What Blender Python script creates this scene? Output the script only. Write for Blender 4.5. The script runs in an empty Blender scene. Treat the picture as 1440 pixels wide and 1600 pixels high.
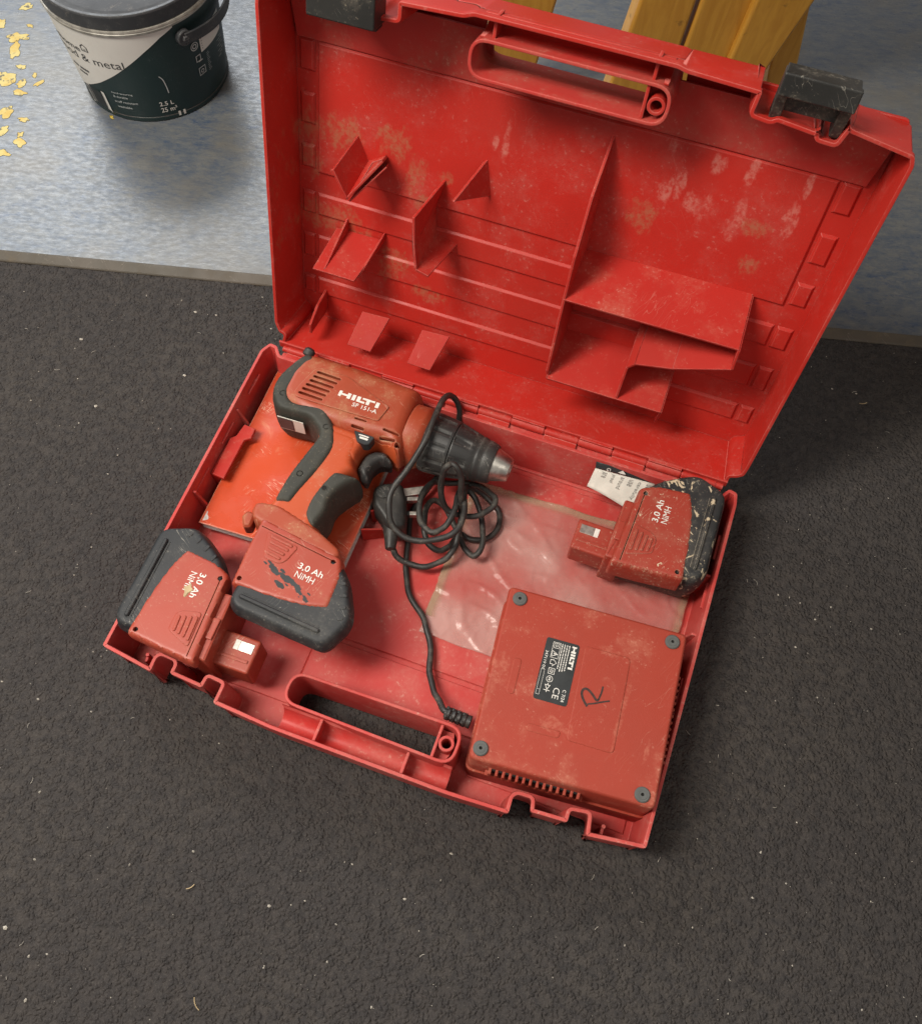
import bpy, bmesh, math, random
import numpy as np
from mathutils import Vector, Matrix, noise as mnoise
from mathutils.geometry import delaunay_2d_cdt
random.seed(7)
SC = bpy.context.scene
COL = SC.collection
R = math.radians

# ------------------------------------------------------------------ camera
cam = bpy.data.cameras.new('camera')
cam.sensor_fit = 'HORIZONTAL'; cam.sensor_width = 36.0; cam.lens = 36.05
cam.clip_start = 0.01; cam.clip_end = 60
co = bpy.data.objects.new('camera', cam); COL.objects.link(co)
co.location = (0.1049, -0.2725, 0.7745)
co.rotation_euler = (R(25.4725), R(-1.1439), R(19.6991))
SC.camera = co

# ------------------------------------------------------------------ world, lamps, exposure
wd = bpy.data.worlds.new('World'); SC.world = wd; wd.use_nodes = True
wd.node_tree.nodes['Background'].inputs[0].default_value = (1.0, 0.93, 0.86, 1)
wd.node_tree.nodes['Background'].inputs[1].default_value = 0.28

def area(name, loc, target, sx, sy, power, color):
    l = bpy.data.lights.new(name, 'AREA'); l.shape = 'RECTANGLE'; l.size = sx; l.size_y = sy
    l.energy = power; l.color = color
    o = bpy.data.objects.new(name, l); COL.objects.link(o); o.location = loc
    o.rotation_euler = (Vector(target) - Vector(loc)).to_track_quat('-Z', 'Y').to_euler()
    return o
area('ceiling_lamp_key', (-0.80, -0.42, 1.62), (0, 0.05, 0.05), 0.36, 0.85, 29, (1.0, 0.93, 0.83))
area('ceiling_lamp_far', (-2.35, 2.45, 2.4), (-2.3, 2.4, 0.0), 2.2, 1.5, 92, (0.92, 0.96, 1.0))
area('ceiling_lamp_right', (1.3, -0.9, 2.3), (0.1, 0.0, 0.0), 0.8, 0.8, 5, (1.0, 0.92, 0.82))
SC.view_settings.view_transform = 'Standard'; SC.view_settings.look = 'None'
SC.view_settings.exposure = 0.3; SC.view_settings.gamma = 1.0
SC.render.engine = 'CYCLES'
SC.cycles.use_denoising = True
SC.cycles.max_bounces = 5; SC.cycles.diffuse_bounces = 3; SC.cycles.glossy_bounces = 3; SC.cycles.transparent_max_bounces = 8
SC.cycles.caustics_reflective = False; SC.cycles.caustics_refractive = False

# ------------------------------------------------------------------ materials
class NT:
    def __init__(s, name):
        s.m = bpy.data.materials.new(name); s.m.use_nodes = True
        s.t = s.m.node_tree; s.n = s.t.nodes; s.b = s.n['Principled BSDF']
        s.tc = s.n.new('ShaderNodeTexCoord')
    def link(s, a, b): s.t.links.new(a, b)
    def val(s, x, sock):
        if isinstance(x, (int, float)): sock.default_value = x
        elif isinstance(x, tuple): sock.default_value = (*x, 1) if len(x) == 3 and sock.type == 'RGBA' else x
        else: s.link(x, sock)
    def co(s, scale=(1, 1, 1), rot=(0, 0, 0), loc=(0, 0, 0), src='Object'):
        m = s.n.new('ShaderNodeMapping'); m.inputs['Scale'].default_value = scale
        m.inputs['Rotation'].default_value = rot; m.inputs['Location'].default_value = loc
        if any(rot):    # turn first, then stretch
            r = s.n.new('ShaderNodeMapping'); r.inputs['Rotation'].default_value = rot; m.inputs['Rotation'].default_value = (0, 0, 0)
            s.link(s.tc.outputs[src], r.inputs[0]); s.link(r.outputs[0], m.inputs[0])
        else: s.link(s.tc.outputs[src], m.inputs[0])
        return m.outputs[0]
    def noise(s, scale, detail=4, rough=.55, vec=None, dist=0.0, out=0):
        n = s.n.new('ShaderNodeTexNoise'); n.inputs['Scale'].default_value = scale
        n.inputs['Detail'].default_value = detail; n.inputs['Roughness'].default_value = rough
        n.inputs['Distortion'].default_value = dist
        s.link(vec if vec is not None else s.tc.outputs['Object'], n.inputs['Vector']); return n.outputs[out]
    def voro(s, scale, feature='F1', vec=None, out='Distance', rnd=1.0):
        n = s.n.new('ShaderNodeTexVoronoi'); n.feature = feature; n.inputs['Scale'].default_value = scale
        n.inputs['Randomness'].default_value = rnd
        s.link(vec if vec is not None else s.tc.outputs['Object'], n.inputs['Vector']); return n.outputs[out]
    def ramp(s, fac, lo, hi, a=0.0, b=1.0):
        n = s.n.new('ShaderNodeMapRange'); n.inputs['From Min'].default_value = lo; n.inputs['From Max'].default_value = hi
        n.inputs['To Min'].default_value = a; n.inputs['To Max'].default_value = b; n.interpolation_type = 'SMOOTHSTEP'
        s.link(fac, n.inputs['Value']); return n.outputs[0]
    def math(s, op, a, b=0.0):
        n = s.n.new('ShaderNodeMath'); n.operation = op; s.val(a, n.inputs[0]); s.val(b, n.inputs[1]); return n.outputs[0]
    def mix(s, fac, a, b):
        n = s.n.new('ShaderNodeMix'); n.data_type = 'RGBA'; s.val(fac, n.inputs[0]); s.val(a, n.inputs[6]); s.val(b, n.inputs[7]); return n.outputs[2]
    def bump(s, h, strength, dist, normal=None):
        n = s.n.new('ShaderNodeBump'); n.inputs['Strength'].default_value = strength; n.inputs['Distance'].default_value = dist
        s.link(h, n.inputs['Height'])
        if normal is not None: s.link(normal, n.inputs['Normal'])
        return n.outputs[0]
    def edge(s, radius):
        """0 on flats, towards 1 on sharp rims (from the real geometry)"""
        b = s.n.new('ShaderNodeBevel'); b.samples = 4; b.inputs['Radius'].default_value = radius
        g = s.n.new('ShaderNodeNewGeometry')
        v = s.n.new('ShaderNodeVectorMath'); v.operation = 'DOT_PRODUCT'
        s.link(b.outputs[0], v.inputs[0]); s.link(g.outputs['True Normal'], v.inputs[1])
        return s.math('SUBTRACT', 1.0, v.outputs['Value']), b.outputs[0]
    def done(s, color, rough, metallic=0.0, normal=None, spec=None, coat=None):
        s.val(color, s.b.inputs['Base Color']); s.val(rough, s.b.inputs['Roughness']); s.val(metallic, s.b.inputs['Metallic'])
        if normal is not None: s.link(normal, s.b.inputs['Normal'])
        if spec is not None: s.b.inputs['Specular IOR Level'].default_value = spec
        if coat: s.b.inputs['Coat Weight'].default_value = coat
        return s.m

def plastic(name, c, c2, rough=.45, dust=(.45, .33, .24), dust_amt=.5, dlo=.5, dhi=.75, dscale=30, speck=.3, speck_col=None,
            scratch=.5, scratch_col=(.7, .6, .5), sscale=60, wear=.6, wear_col=(.75, .35, .3), wrad=.0012, bump=.15, bscale=900, spec=.5, blotch=None, smudge=()):
    s = NT(name)
    col = s.mix(s.ramp(s.noise(14, 3), .35, .65), c, c2)
    n1 = s.noise(dscale, 6, .7)
    n2 = s.noise(dscale * 14, 3, .62)
    f = s.math('MULTIPLY', s.ramp(n1, dlo, dhi), s.ramp(n2, .25, .72, dust_amt * .45, dust_amt * 1.25))
    col = s.mix(f, col, dust)
    f2 = s.math('MULTIPLY', s.math('MULTIPLY', s.ramp(n2, .60, .70), s.ramp(n1, .40, .60)), speck)
    col = s.mix(f2, col, speck_col or dust)
    for scol, stren, lst, axis in smudge:
        mk = None; gr = s.noise(230, 5, .7); lo = s.noise(75, 5, .65, s.co((1.6, 1.6, .8)))
        sep = s.n.new('ShaderNodeSeparateXYZ'); s.link(s.tc.outputs['Object'], sep.inputs[0])
        for (cx, cz, rx, rz) in lst:
            dx = s.math('MULTIPLY', s.math('SUBTRACT', sep.outputs[0], cx), 1 / rx); dz = s.math('MULTIPLY', s.math('SUBTRACT', sep.outputs[axis], cz), 1 / rz)
            d = s.math('ADD', s.math('MULTIPLY', dx, dx), s.math('MULTIPLY', dz, dz))
            mk = d if mk is None else s.math('MINIMUM', mk, d)
        wv = s.math('ADD', s.math('MULTIPLY', mk, .62), s.ramp(lo, .3, .7, -.55, 1.0))
        col = s.mix(s.math('MULTIPLY', s.ramp(wv, .2, 1.35, stren, 0), s.ramp(gr, .34, .62, .1, 1.1)), col, scol)
    # scuffs: a few broken hairlines in two directions
    fs = None; msk = s.noise(sscale * .45, 2, .6)
    for k, (rz, w) in enumerate(((.6, .012), (-1.0, .010))):
        v = s.co((1, 13, 4), (0.5 * k, .4 * k, rz), (.13 * k, .41 * k, .2 * k))
        ln = s.noise(sscale * .40, 1, .4, v)
        band = s.math('LESS_THAN', s.math('ABSOLUTE', s.math('SUBTRACT', ln, .5)), w * .5)
        m = s.math('MULTIPLY', band, s.ramp(msk, .58, .62) if k == 0 else s.ramp(msk, .42, .38))
        fs = m if fs is None else s.math('MAXIMUM', fs, m)
    col = s.mix(s.math('MULTIPLY', fs, scratch), col, scratch_col)
    if blotch:   # chipped / rubbed spots of another colour
        bc, blo, bhi, bsc = blotch
        nb = s.noise(bsc, 5, .6, dist=1.2)
        col = s.mix(s.ramp(nb, blo, bhi), col, bc)
    e, bn = s.edge(wrad)
    fe = s.math('MULTIPLY', s.math('MULTIPLY', s.ramp(e, .02, .22), s.ramp(n1, .30, .55)), wear)
    col = s.mix(fe, col, wear_col)
    r = s.math('ADD', rough, s.math('MULTIPLY', f, .3))
    r = s.math('ADD', r, s.ramp(n1, .3, .7, -.06, .08))
    nb = s.bump(s.noise(bscale, 2), bump, .0004, bn)
    return s.done(col, r, normal=nb, spec=spec)

def flat(name, c, rough=.6, metallic=0.0, var=.15, scale=120, bump=0.0):
    s = NT(name)
    d = tuple(x * (1 - var) for x in c)
    col = s.mix(s.ramp(s.noise(scale, 5), .35, .65), c, d)
    nb = s.bump(s.noise(scale * 6, 3), bump, .0003) if bump else None
    return s.done(col, rough, metallic, nb)

M = {}
CASE = dict(scratch=.12, scratch_col=(.66, .28, .22), sscale=45, wear=.8, wear_col=(.70, .21, .18), wrad=.0012, bump=.12, spec=.38)
M['case'] = plastic('red_case_plastic', (.49, .025, .017), (.46, .029, .020), .46, dust=(.48, .13, .10), dust_amt=.42, dlo=.44, dhi=.74, dscale=22, speck=.22, speck_col=(.66, .38, .31), **CASE)
M['base'] = plastic('red_case_base_plastic', (.54, .048, .042), (.51, .058, .050), .46, dust=(.55, .17, .14), dust_amt=.55, dlo=.40, dhi=.66, dscale=20, speck=.4, speck_col=(.68, .42, .34), **CASE)
M['panel'] = plastic('red_lid_panel_plastic', (.49, .024, .016), (.46, .028, .019), .44, dust=(.47, .12, .095), dust_amt=.40, dlo=.46, dhi=.76, dscale=24, speck=.2, speck_col=(.66, .38, .31),
    smudge=(((.36, .17, .09), .48, ((-.2082, .2202, .0109, .0155), (-.2073, .1952, .0111, .0122), (-.1805, .2255, .0169, .0114), (-.1142, .2066, .0075, .0197), (-.106, .1847, .0085, .0081), (-.0884, .2117, .0061, .0057), (-.1653, .1372, .016, .0056), (-.1877, .1462, .0275, .0133), (-.1287, .1186, .0137, .0139), (-.1341, .2282, .0144, .0112), (-.0935, .0989, .0137, .0071), (.0727, .2253, .0094, .0113), (.157, .2401, .0105, .0054), (.1645, .2098, .0072, .0076)), 2),
            ((.62, .25, .20), .48, ((.1409, .2807, .0037, .0099), (.1416, .2415, .0049, .0126), (.1796, .2526, .0044, .0105), (.1828, .2815, .0026, .0081), (.084, .252, .0051, .0089), (.0943, .2549, .0036, .0088), (.1108, .2443, .0107, .009), (.1156, .2792, .0052, .0066), (.0814, .2843, .0032, .0066), (.2161, .3047, .0047, .0046), (-.0425, .2523, .003, .014), (-.051, .2519, .0023, .0052)), 2)), **CASE)
M['clip'] = plastic('red_clip_plastic', (.45, .021, .014), (.42, .025, .017), .66, dust=(.52, .15, .105), dust_amt=.4, dlo=.46, dhi=.72, dscale=26, speck=.25, speck_col=(.66, .38, .31), **{**CASE, 'scratch': .2, 'spec': .3})
M['case_dusty'] = plastic('red_case_dusty', (.52, .036, .03), (.48, .044, .036), .5, dust=(.42, .13, .09), dust_amt=.5, dlo=.40, dhi=.68, dscale=24, speck=.3, speck_col=(.62, .40, .31), **CASE)
M['housing'] = plastic('brick_red_housing', (.37, .062, .026), (.34, .062, .028), .45, dust=(.44, .22, .11), dust_amt=.55, dlo=.46, dhi=.70, dscale=36,
                    speck=.45, speck_col=(.56, .36, .22), scratch=.3, scratch_col=(.66, .42, .3), wear=.85, wear_col=(.62, .30, .18), wrad=.0016, spec=.4)
M['handle'] = plastic('orange_handle_plastic', (.49, .080, .024), (.45, .073, .024), .42, dust=(.46, .22, .12), dust_amt=.4, dlo=.5, dhi=.75, dscale=36,
                    speck=.4, speck_col=(.6, .42, .3), scratch=.25, scratch_col=(.7, .4, .25), wear=.6, wear_col=(.66, .22, .09), spec=.4)
M['rubber'] = plastic('grey_green_rubber', (.038, .039, .032), (.052, .052, .043), .62, dust=(.17, .15, .11), dust_amt=.5, dlo=.48, dhi=.78, dscale=40,
                    speck=.5, speck_col=(.28, .25, .19), scratch=.3, scratch_col=(.25, .22, .18), wear=.5, wear_col=(.15, .14, .12), bump=.3, spec=.35)
M['boot'] = plastic('dark_battery_boot', (.017, .019, .022), (.028, .030, .032), .55, dust=(.14, .135, .125), dust_amt=.55, dlo=.46, dhi=.76, dscale=34,
                    speck=.5, speck_col=(.26, .24, .2), scratch=.6, scratch_col=(.32, .3, .26), wear=.6, wear_col=(.17, .165, .155), bump=.25, spec=.4)
M['boot_paint'] = plastic('paint_spattered_boot', (.018, .020, .022), (.030, .031, .032), .55, dust=(.16, .15, .13), dust_amt=.6, dlo=.44, dhi=.72, dscale=34,
                    speck=.8, speck_col=(.42, .36, .26), scratch=.7, scratch_col=(.6, .52, .38), sscale=70, wear=.9, wear_col=(.38, .34, .27), bump=.3, spec=.4,
                    blotch=((.58, .48, .33), .605, .63, 85))
M['shell'] = plastic('red_battery_shell', (.38, .052, .027), (.35, .053, .029), .44, dust=(.42, .18, .10), dust_amt=.35, dlo=.52, dhi=.78, dscale=34,
                    speck=.4, speck_col=(.56, .36, .25), scratch=.5, scratch_col=(.6, .4, .3), wear=.75, wear_col=(.55, .2, .12))
M['shell_worn'] = plastic('rubbed_battery_shell', (.38, .052, .027), (.35, .053, .029), .44, dust=(.42, .18, .10), dust_amt=.35, dlo=.52, dhi=.78, dscale=34,
                    speck=.4, speck_col=(.56, .36, .25), scratch=.5, scratch_col=(.6, .4, .3), wear=.75, wear_col=(.55, .2, .12))
M['shell_paint'] = plastic('spattered_battery_shell', (.36, .044, .026), (.33, .047, .028), .46, dust=(.42, .2, .13), dust_amt=.45, dlo=.48, dhi=.75, dscale=34,
                    speck=.7, speck_col=(.62, .45, .32), scratch=1.0, scratch_col=(.68, .5, .38), sscale=80, wear=.9, wear_col=(.62, .42, .28),
                    blotch=((.64, .50, .35), .665, .685, 120))
M['charger'] = plastic('matt_orange_red_charger', (.36, .046, .026), (.34, .048, .028), .52, dust=(.52, .20, .13), dust_amt=.5, dlo=.50, dhi=.72, dscale=24,
                    speck=.3, speck_col=(.68, .38, .27), scratch=.14, scratch_col=(.66, .38, .28), sscale=50, spec=.35, smudge=(((.54, .20, .13), .34, ((-.064, -.0026, .007, .012), (-.068, -.030, .004, .007), (-.0104, -.0305, .012, .006), (.0355, -.005, .0020, .026), (.013, .041, .008, .003), (.061, -.026, .0016, .008)), 1),), wear=.6, wear_col=(.55, .16, .09), wrad=.0015, bump=.35, bscale=1600)
M['chuck'] = plastic('scuffed_black_chuck', (.022, .022, .022), (.034, .034, .033), .5, dust=(.13, .12, .1), dust_amt=.5, dlo=.48, dhi=.75, dscale=50,
                    speck=.5, speck_col=(.25, .23, .2), scratch=.8, scratch_col=(.32, .3, .27), sscale=80, wear=.7, wear_col=(.16, .155, .145), wrad=.0008, bump=.25)
M['cable'] = plastic('black_cable_rubber', (.022, .021, .02), (.03, .029, .027), .48, dust=(.15, .135, .11), dust_amt=.65, dlo=.48, dhi=.74, dscale=60,
                    speck=.4, speck_col=(.26, .23, .18), scratch=.3, scratch_col=(.3, .27, .22), wear=0, bump=.2)
M['latch'] = plastic('black_latch_plastic', (.018, .018, .017), (.028, .028, .026), .42, dust=(.2, .17, .13), dust_amt=.6, dlo=.5, dhi=.75, dscale=40,
                    speck=.4, speck_col=(.35, .3, .22), scratch=.5, scratch_col=(.3, .28, .24), wear=.6, wear_col=(.2, .19, .17))
M['hole_shade'] = flat('painted_hole_shade', (.012, .011, .01), .9)  # near-black colour painted in for the shade inside holes
M['foot'] = flat('grey_rubber_foot', (.11, .115, .11), .7, bump=.2)
M['steel'] = flat('worn_steel', (.62, .60, .55), .36, 1.0, .25, 300)
M['pin'] = flat('brass_plated_pin', (.85, .82, .74), .36, 1.0, .3, 200)
M['print'] = flat('white_print', (.80, .78, .72), .6, var=.12, scale=500)
M['ink'] = flat('black_marker_ink', (.06, .03, .025), .5, var=.5, scale=300)
M['label'] = flat('black_rating_label', (.035, .04, .042), .4, var=.3, scale=80)
M['paper'] = flat('worn_white_paper', (.72, .69, .62), .75, var=.12, scale=90, bump=.2)
M['greytext'] = flat('grey_print', (.32, .31, .29), .7)
M['pages'] = flat('booklet_pages', (.62, .58, .56), .7, var=.25, scale=400)

def booklet_mat():
    s = NT('glossy_orange_cover')
    col = s.mix(s.ramp(s.noise(9, 3), .35, .65), (.58, .076, .024), (.54, .064, .022))
    n = s.noise(26, 7, .65, dist=.8)
    col = s.mix(s.math('MULTIPLY', s.ramp(n, .6, .72), .5), col, (.74, .36, .2))
    fs = None
    for k, (rz, st) in enumerate(((.35, 10.0), (-1.2, 12.0))):
        ln = s.noise(38, 2, .5, s.co((1, st, 1), (0, 0, rz), (.3 * k, .2, 0)))
        b = s.math('MULTIPLY', s.math('LESS_THAN', s.math('ABSOLUTE', s.math('SUBTRACT', ln, .5)), .010), s.ramp(s.noise(30, 2, .5, s.co(loc=(k, 4, 0))), .57, .63))
        fs = b if fs is None else s.math('MAXIMUM', fs, b)
    col = s.mix(s.math('MULTIPLY', fs, .7), col, (.8, .55, .4))
    e, bn = s.edge(.002)
    col = s.mix(s.math('MULTIPLY', s.ramp(e, .02, .2), .8), col, (.78, .5, .36))
    return s.done(col, s.ramp(s.noise(30, 4), .3, .7, .2, .38), normal=s.bump(s.noise(22, 3), .25, .004, bn), spec=.55)
M['booklet'] = booklet_mat()

def bag_mat():
    s = NT('dusty_clear_plastic_film')
    n = s.n
    s.b.inputs['Base Color'].default_value = (.80, .70, .62, 1)
    d = s.ramp(s.noise(13, 3, .5), .30, .72)
    at = n.new('ShaderNodeAttribute'); at.attribute_name = 'rim'
    rimf = s.math('MULTIPLY', at.outputs['Fac'], s.ramp(s.noise(34, 5), .25, .6, .6, 1))
    s.val(s.mix(rimf, s.mix(d, (.72, .36, .32), (.78, .52, .47)), (.52, .36, .24)), s.b.inputs['Base Color'])
    s.b.inputs['Roughness'].default_value = .24
    s.link(s.bump(s.noise(26, 3, .5, dist=1.0), .5, .004), s.b.inputs['Normal'])
    tr = n.new('ShaderNodeBsdfTransparent'); tr.inputs[0].default_value = (.98, .95, .94, 1)
    mx = n.new('ShaderNodeMixShader')
    s.link(s.math('MAXIMUM', s.ramp(d, 0, 1, .17, .40), s.math('MULTIPLY', rimf, .52)), mx.inputs[0])
    s.link(tr.outputs[0], mx.inputs[1]); s.link(s.b.outputs[0], mx.inputs[2])
    s.link(mx.outputs[0], n['Material Output'].inputs[0])
    return s.m
M['bag'] = bag_mat()

def carpet_mat():
    s = NT('dark_grey_carpet')
    big = s.noise(5, 3, .6); mid = s.noise(110, 4, .65); fine = s.noise(700, 2, .6)
    col = s.mix(s.ramp(big, .3, .7), (.058, .052, .050), (.072, .064, .058))
    col = s.mix(s.ramp(mid, .3, .7), col, (.044, .041, .041))
    col = s.mix(s.math('MULTIPLY', s.ramp(fine, .5, .8), .5), col, (.12, .11, .10))
    wv = s.n.new('ShaderNodeVectorMath'); wv.operation = 'MULTIPLY_ADD'
    s.link(s.noise(130, 2, .5, out=1), wv.inputs[0]); wv.inputs[1].default_value = (.006, .006, 0); s.link(s.tc.outputs['Object'], wv.inputs[2])
    h = s.math('ADD', s.math('MULTIPLY', s.ramp(s.voro(330, 'F1', wv.outputs[0]), .0, .75, 1, 0), .7), s.math('MULTIPLY', s.noise(700, 3, .6), .5))
    return s.done(col, .95, normal=s.bump(h, 1.0, .0022), spec=.1)
M['carpet'] = carpet_mat()

def vinyl_mat():
    s = NT('scuffed_blue_grey_vinyl')
    rz = (0, 0, -R(13.9))
    st = s.co((5, 11, 1), rz)
    n1 = s.noise(8, 11, .84, st, .15); n2 = s.noise(9, 11, .82, s.co((4, 9, 1), rz, (3, 1, 0)), .2)
    cl = s.noise(7, 7, .65); c2 = s.noise(3.2, 4, .6, s.co((1, 1.8, 1), rz, (5, 2, 0)))
    col = s.mix(s.ramp(n1, .32, .68), (.066, .090, .130), (.158, .163, .158))
    col = s.mix(s.math('MULTIPLY', s.ramp(n2, .50, .66), s.ramp(c2, .38, .60, .1, .95)), col, (.038, .066, .130))
    col = s.mix(s.math('MULTIPLY', s.ramp(cl, .44, .66), .65), col, (.150, .136, .108))
    col = s.mix(s.math('MULTIPLY', s.ramp(s.noise(30, 8, .8, s.co((2.5, 12, 1), rz, (1, 4, 0))), .56, .68), .5), col, (.25, .25, .24))
    # fine criss-cross scuffs
    fs = None
    for k, a in enumerate((.2, .9, -.6, 1.5)):
        ln = s.noise(34, 2, .5, s.co((1, 14, 1), (0, 0, a), (k, 2 * k, 0)))
        b = s.math('MULTIPLY', s.math('LESS_THAN', s.math('ABSOLUTE', s.math('SUBTRACT', ln, .5)), .008), s.ramp(s.noise(14, 3, .5, s.co(loc=(k, 7, 0))), .5, .6))
        fs = b if fs is None else s.math('MAXIMUM', fs, b)
    col = s.mix(s.math('MULTIPLY', fs, .4), col, (.12, .12, .11))
    col = s.mix(s.math('MULTIPLY', s.ramp(s.noise(60, 6, .7), .66, .74), .6), col, (.10, .085, .06))
    r = s.ramp(s.noise(20, 6, .65, st), .3, .7, .26, .42)
    return s.done(col, r, normal=s.bump(s.noise(26, 5, .6, st), .10, .002), spec=.6)
M['vinyl'] = vinyl_mat()
M['trim'] = plastic('brown_edge_strip', (.060, .050, .035), (.080, .064, .046), .55, dust=(.15, .12, .08), dust_amt=.5, dscale=40, speck=.4, scratch=.2, wear=.3, wear_col=(.15, .12, .08))

def wood_mat():
    s = NT('varnished_yellow_wood')
    v = s.co((9, 9, .8))
    g = s.noise(12, 6, .6, v, 1.2)
    col = s.mix(s.ramp(g, .3, .7), (.60, .31, .045), (.50, .235, .030))
    col = s.mix(s.math('MULTIPLY', s.ramp(s.noise(50, 5), .66, .74), .6), col, (.14, .07, .02))
    e, bn = s.edge(.002)
    col = s.mix(s.math('MULTIPLY', s.ramp(e, .02, .2), .5), col, (.62, .36, .09))
    return s.done(col, .33, normal=s.bump(g, .12, .001, bn))
M['wood'] = wood_mat()
M['bucket'] = plastic('dark_green_bucket', (.008, .024, .024), (.010, .027, .027), .36, dust=(.05, .055, .05), dust_amt=.15, dscale=24, speck=.05, speck_col=(.3, .3, .28), scratch=.06, scratch_col=(.4, .42, .4), wear=.1)
M['bucket_white'] = plastic('cream_label_print', (.74, .72, .67), (.70, .68, .63), .4, dust=(.5, .47, .42), dust_amt=.2, dscale=40, speck=.15, scratch=.2, scratch_col=(.4, .38, .35), wear=0)
M['bucket_lid'] = plastic('charcoal_bucket_lid', (.03, .032, .036), (.04, .042, .045), .4, dust=(.12, .12, .12), dust_amt=.4, dlo=.46, dhi=.74, dscale=40, speck=.3, speck_col=(.3, .28, .25), scratch=.2, wear=.4, wear_col=(.3, .3, .3))
M['rim_metal'] = flat('pale_bucket_rim', (.45, .43, .38), .4, .3, .4, 90)
M['dark_text'] = flat('dark_label_print', (.04, .042, .045), .5)
M['pale_text'] = flat('pale_label_print', (.55, .58, .57), .5)

def yellow_mat():
    s = NT('exposed_yellow_paint')
    col = s.mix(s.ramp(s.noise(70, 5, .6), .36, .6), (.52, .34, .02), (.56, .45, .12))
    col = s.mix(s.ramp(s.noise(110, 6, .7), .55, .62), col, (.07, .055, .02))
    return s.done(col, .45)
M['yellow'] = yellow_mat()
M['patch_edge'] = flat('dark_scrape_edge', (.06, .055, .04), .6, var=.4, scale=200)
M['crumb'] = flat('pale_crumb', (.60, .56, .48), .8, var=.4, scale=60)
M['straw'] = flat('dry_straw', (.55, .42, .24), .8, var=.3, scale=60)

# ------------------------------------------------------------------ mesh helpers
def wloc(o):
    v = Vector((0, 0, 0))
    while o is not None:
        v = v + o.location; o = o.parent
    return v

def empty(name, loc):
    o = bpy.data.objects.new(name, None); COL.objects.link(o); o.location = loc; o.empty_display_size = .01
    return o

def tag(o, label=None, cat=None, group=None, kind=None):
    if label: o['label'] = label
    if cat: o['category'] = cat
    if group: o['group'] = group
    if kind: o['kind'] = kind
    return o

def ident(x, y, z): return (x, y, z)
TL, LA = 0.0508, 1.8598
SV = (0.0, 0.2850, 0.9585); NV = (0.0, 0.9585, -0.2850); OV = (0.0, 0.1661, 0.055)
def lidx(u, s, w):     # lid frame: along hinge, away from hinge, towards the opening
    return (u, OV[1] + SV[1] * s - NV[1] * w, OV[2] + SV[2] * s - NV[2] * w)

def flat_caps(me):
    big = [p for p in me.polygons if len(p.vertices) > 4]
    if not big: return
    ek = {k: i for i, k in enumerate(me.edge_keys)}
    at = me.attributes.get('sharp_edge') or me.attributes.new('sharp_edge', 'BOOLEAN', 'EDGE')
    for p in big:
        for k in p.edge_keys: at.data[ek[k]].value = True

def obj(name, verts, faces, mat, parent=None, xf=ident, smooth=35, bevel=0.0, seg=2, recalc=True):
    vs = [xf(*v) for v in verts]
    base = wloc(parent) if parent is not None else Vector((0, 0, 0))
    me = bpy.data.meshes.new(name)
    me.from_pydata([(v[0] - base.x, v[1] - base.y, v[2] - base.z) for v in vs], [], faces)
    me.validate()
    if recalc:
        bm = bmesh.new(); bm.from_mesh(me)
        bmesh.ops.recalc_face_normals(bm, faces=bm.faces); bm.to_mesh(me); bm.free()
    me.materials.append(mat)
    if smooth:
        me.polygons.foreach_set('use_smooth', [True] * len(me.polygons))
        me.set_sharp_from_angle(angle=R(smooth))
        flat_caps(me)
    o = bpy.data.objects.new(name, me); COL.objects.link(o)
    if parent is not None: o.parent = parent
    if bevel:
        b = o.modifiers.new('bevel', 'BEVEL'); b.width = bevel; b.segments = seg; b.limit_method = 'ANGLE'; b.angle_limit = R(40)
        b.harden_normals = bool(smooth)
    return o

def area2(p): return sum(p[i][0] * p[(i + 1) % len(p)][1] - p[(i + 1) % len(p)][0] * p[i][1] for i in range(len(p))) / 2
def ccw(p): return list(p) if area2(p) > 0 else list(reversed(p))

def inset(p, d):
    n = len(p); out = []
    for i in range(n):
        a, b, c = Vector(p[i - 1][:2]), Vector(p[i][:2]), Vector(p[(i + 1) % n][:2])
        e1 = (b - a); e2 = (c - b)
        e1 = e1.normalized() if e1.length > 1e-9 else Vector((1, 0)); e2 = e2.normalized() if e2.length > 1e-9 else e1
        n1 = Vector((-e1.y, e1.x)); n2 = Vector((-e2.y, e2.x))
        m = n1 + n2
        if m.length < .3: m = n1
        m.normalize(); k = d / max(.45, m.dot(n1))
        q = b + m * k; out.append((q.x, q.y))
    return out

def fillet(p, r, n=4):
    out = []; N = len(p)
    for i in range(N):
        a, b, c = Vector(p[i - 1]), Vector(p[i]), Vector(p[(i + 1) % N])
        l1, l2 = (a - b).length, (c - b).length
        k = min(r, .48 * l1, .48 * l2)
        s = b + (a - b) * (k / max(l1, 1e-9)); e = b + (c - b) * (k / max(l2, 1e-9))
        for j in range(n + 1):
            t = j / n; q = s * (1 - t) ** 2 + b * 2 * t * (1 - t) + e * t * t; out.append((q.x, q.y))
    return out

def catmull(pts, n=6, closed=False):
    P = [Vector(p) for p in pts]; N = len(P); out = []
    rng = range(N) if closed else range(N - 1)
    for i in rng:
        p0 = P[(i - 1) % N] if closed or i > 0 else P[0] * 2 - P[1]
        p1 = P[i]; p2 = P[(i + 1) % N]
        p3 = P[(i + 2) % N] if closed or i + 2 < N else P[-1] * 2 - P[-2]
        for j in range(n):
            t = j / n
            out.append(.5 * ((2 * p1) + (p2 - p0) * t + (2 * p0 - 5 * p1 + 4 * p2 - p3) * t * t + (3 * p1 - p0 - 3 * p2 + p3) * t ** 3))
    if not closed: out.append(P[-1])
    return [tuple(v) for v in out]

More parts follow.
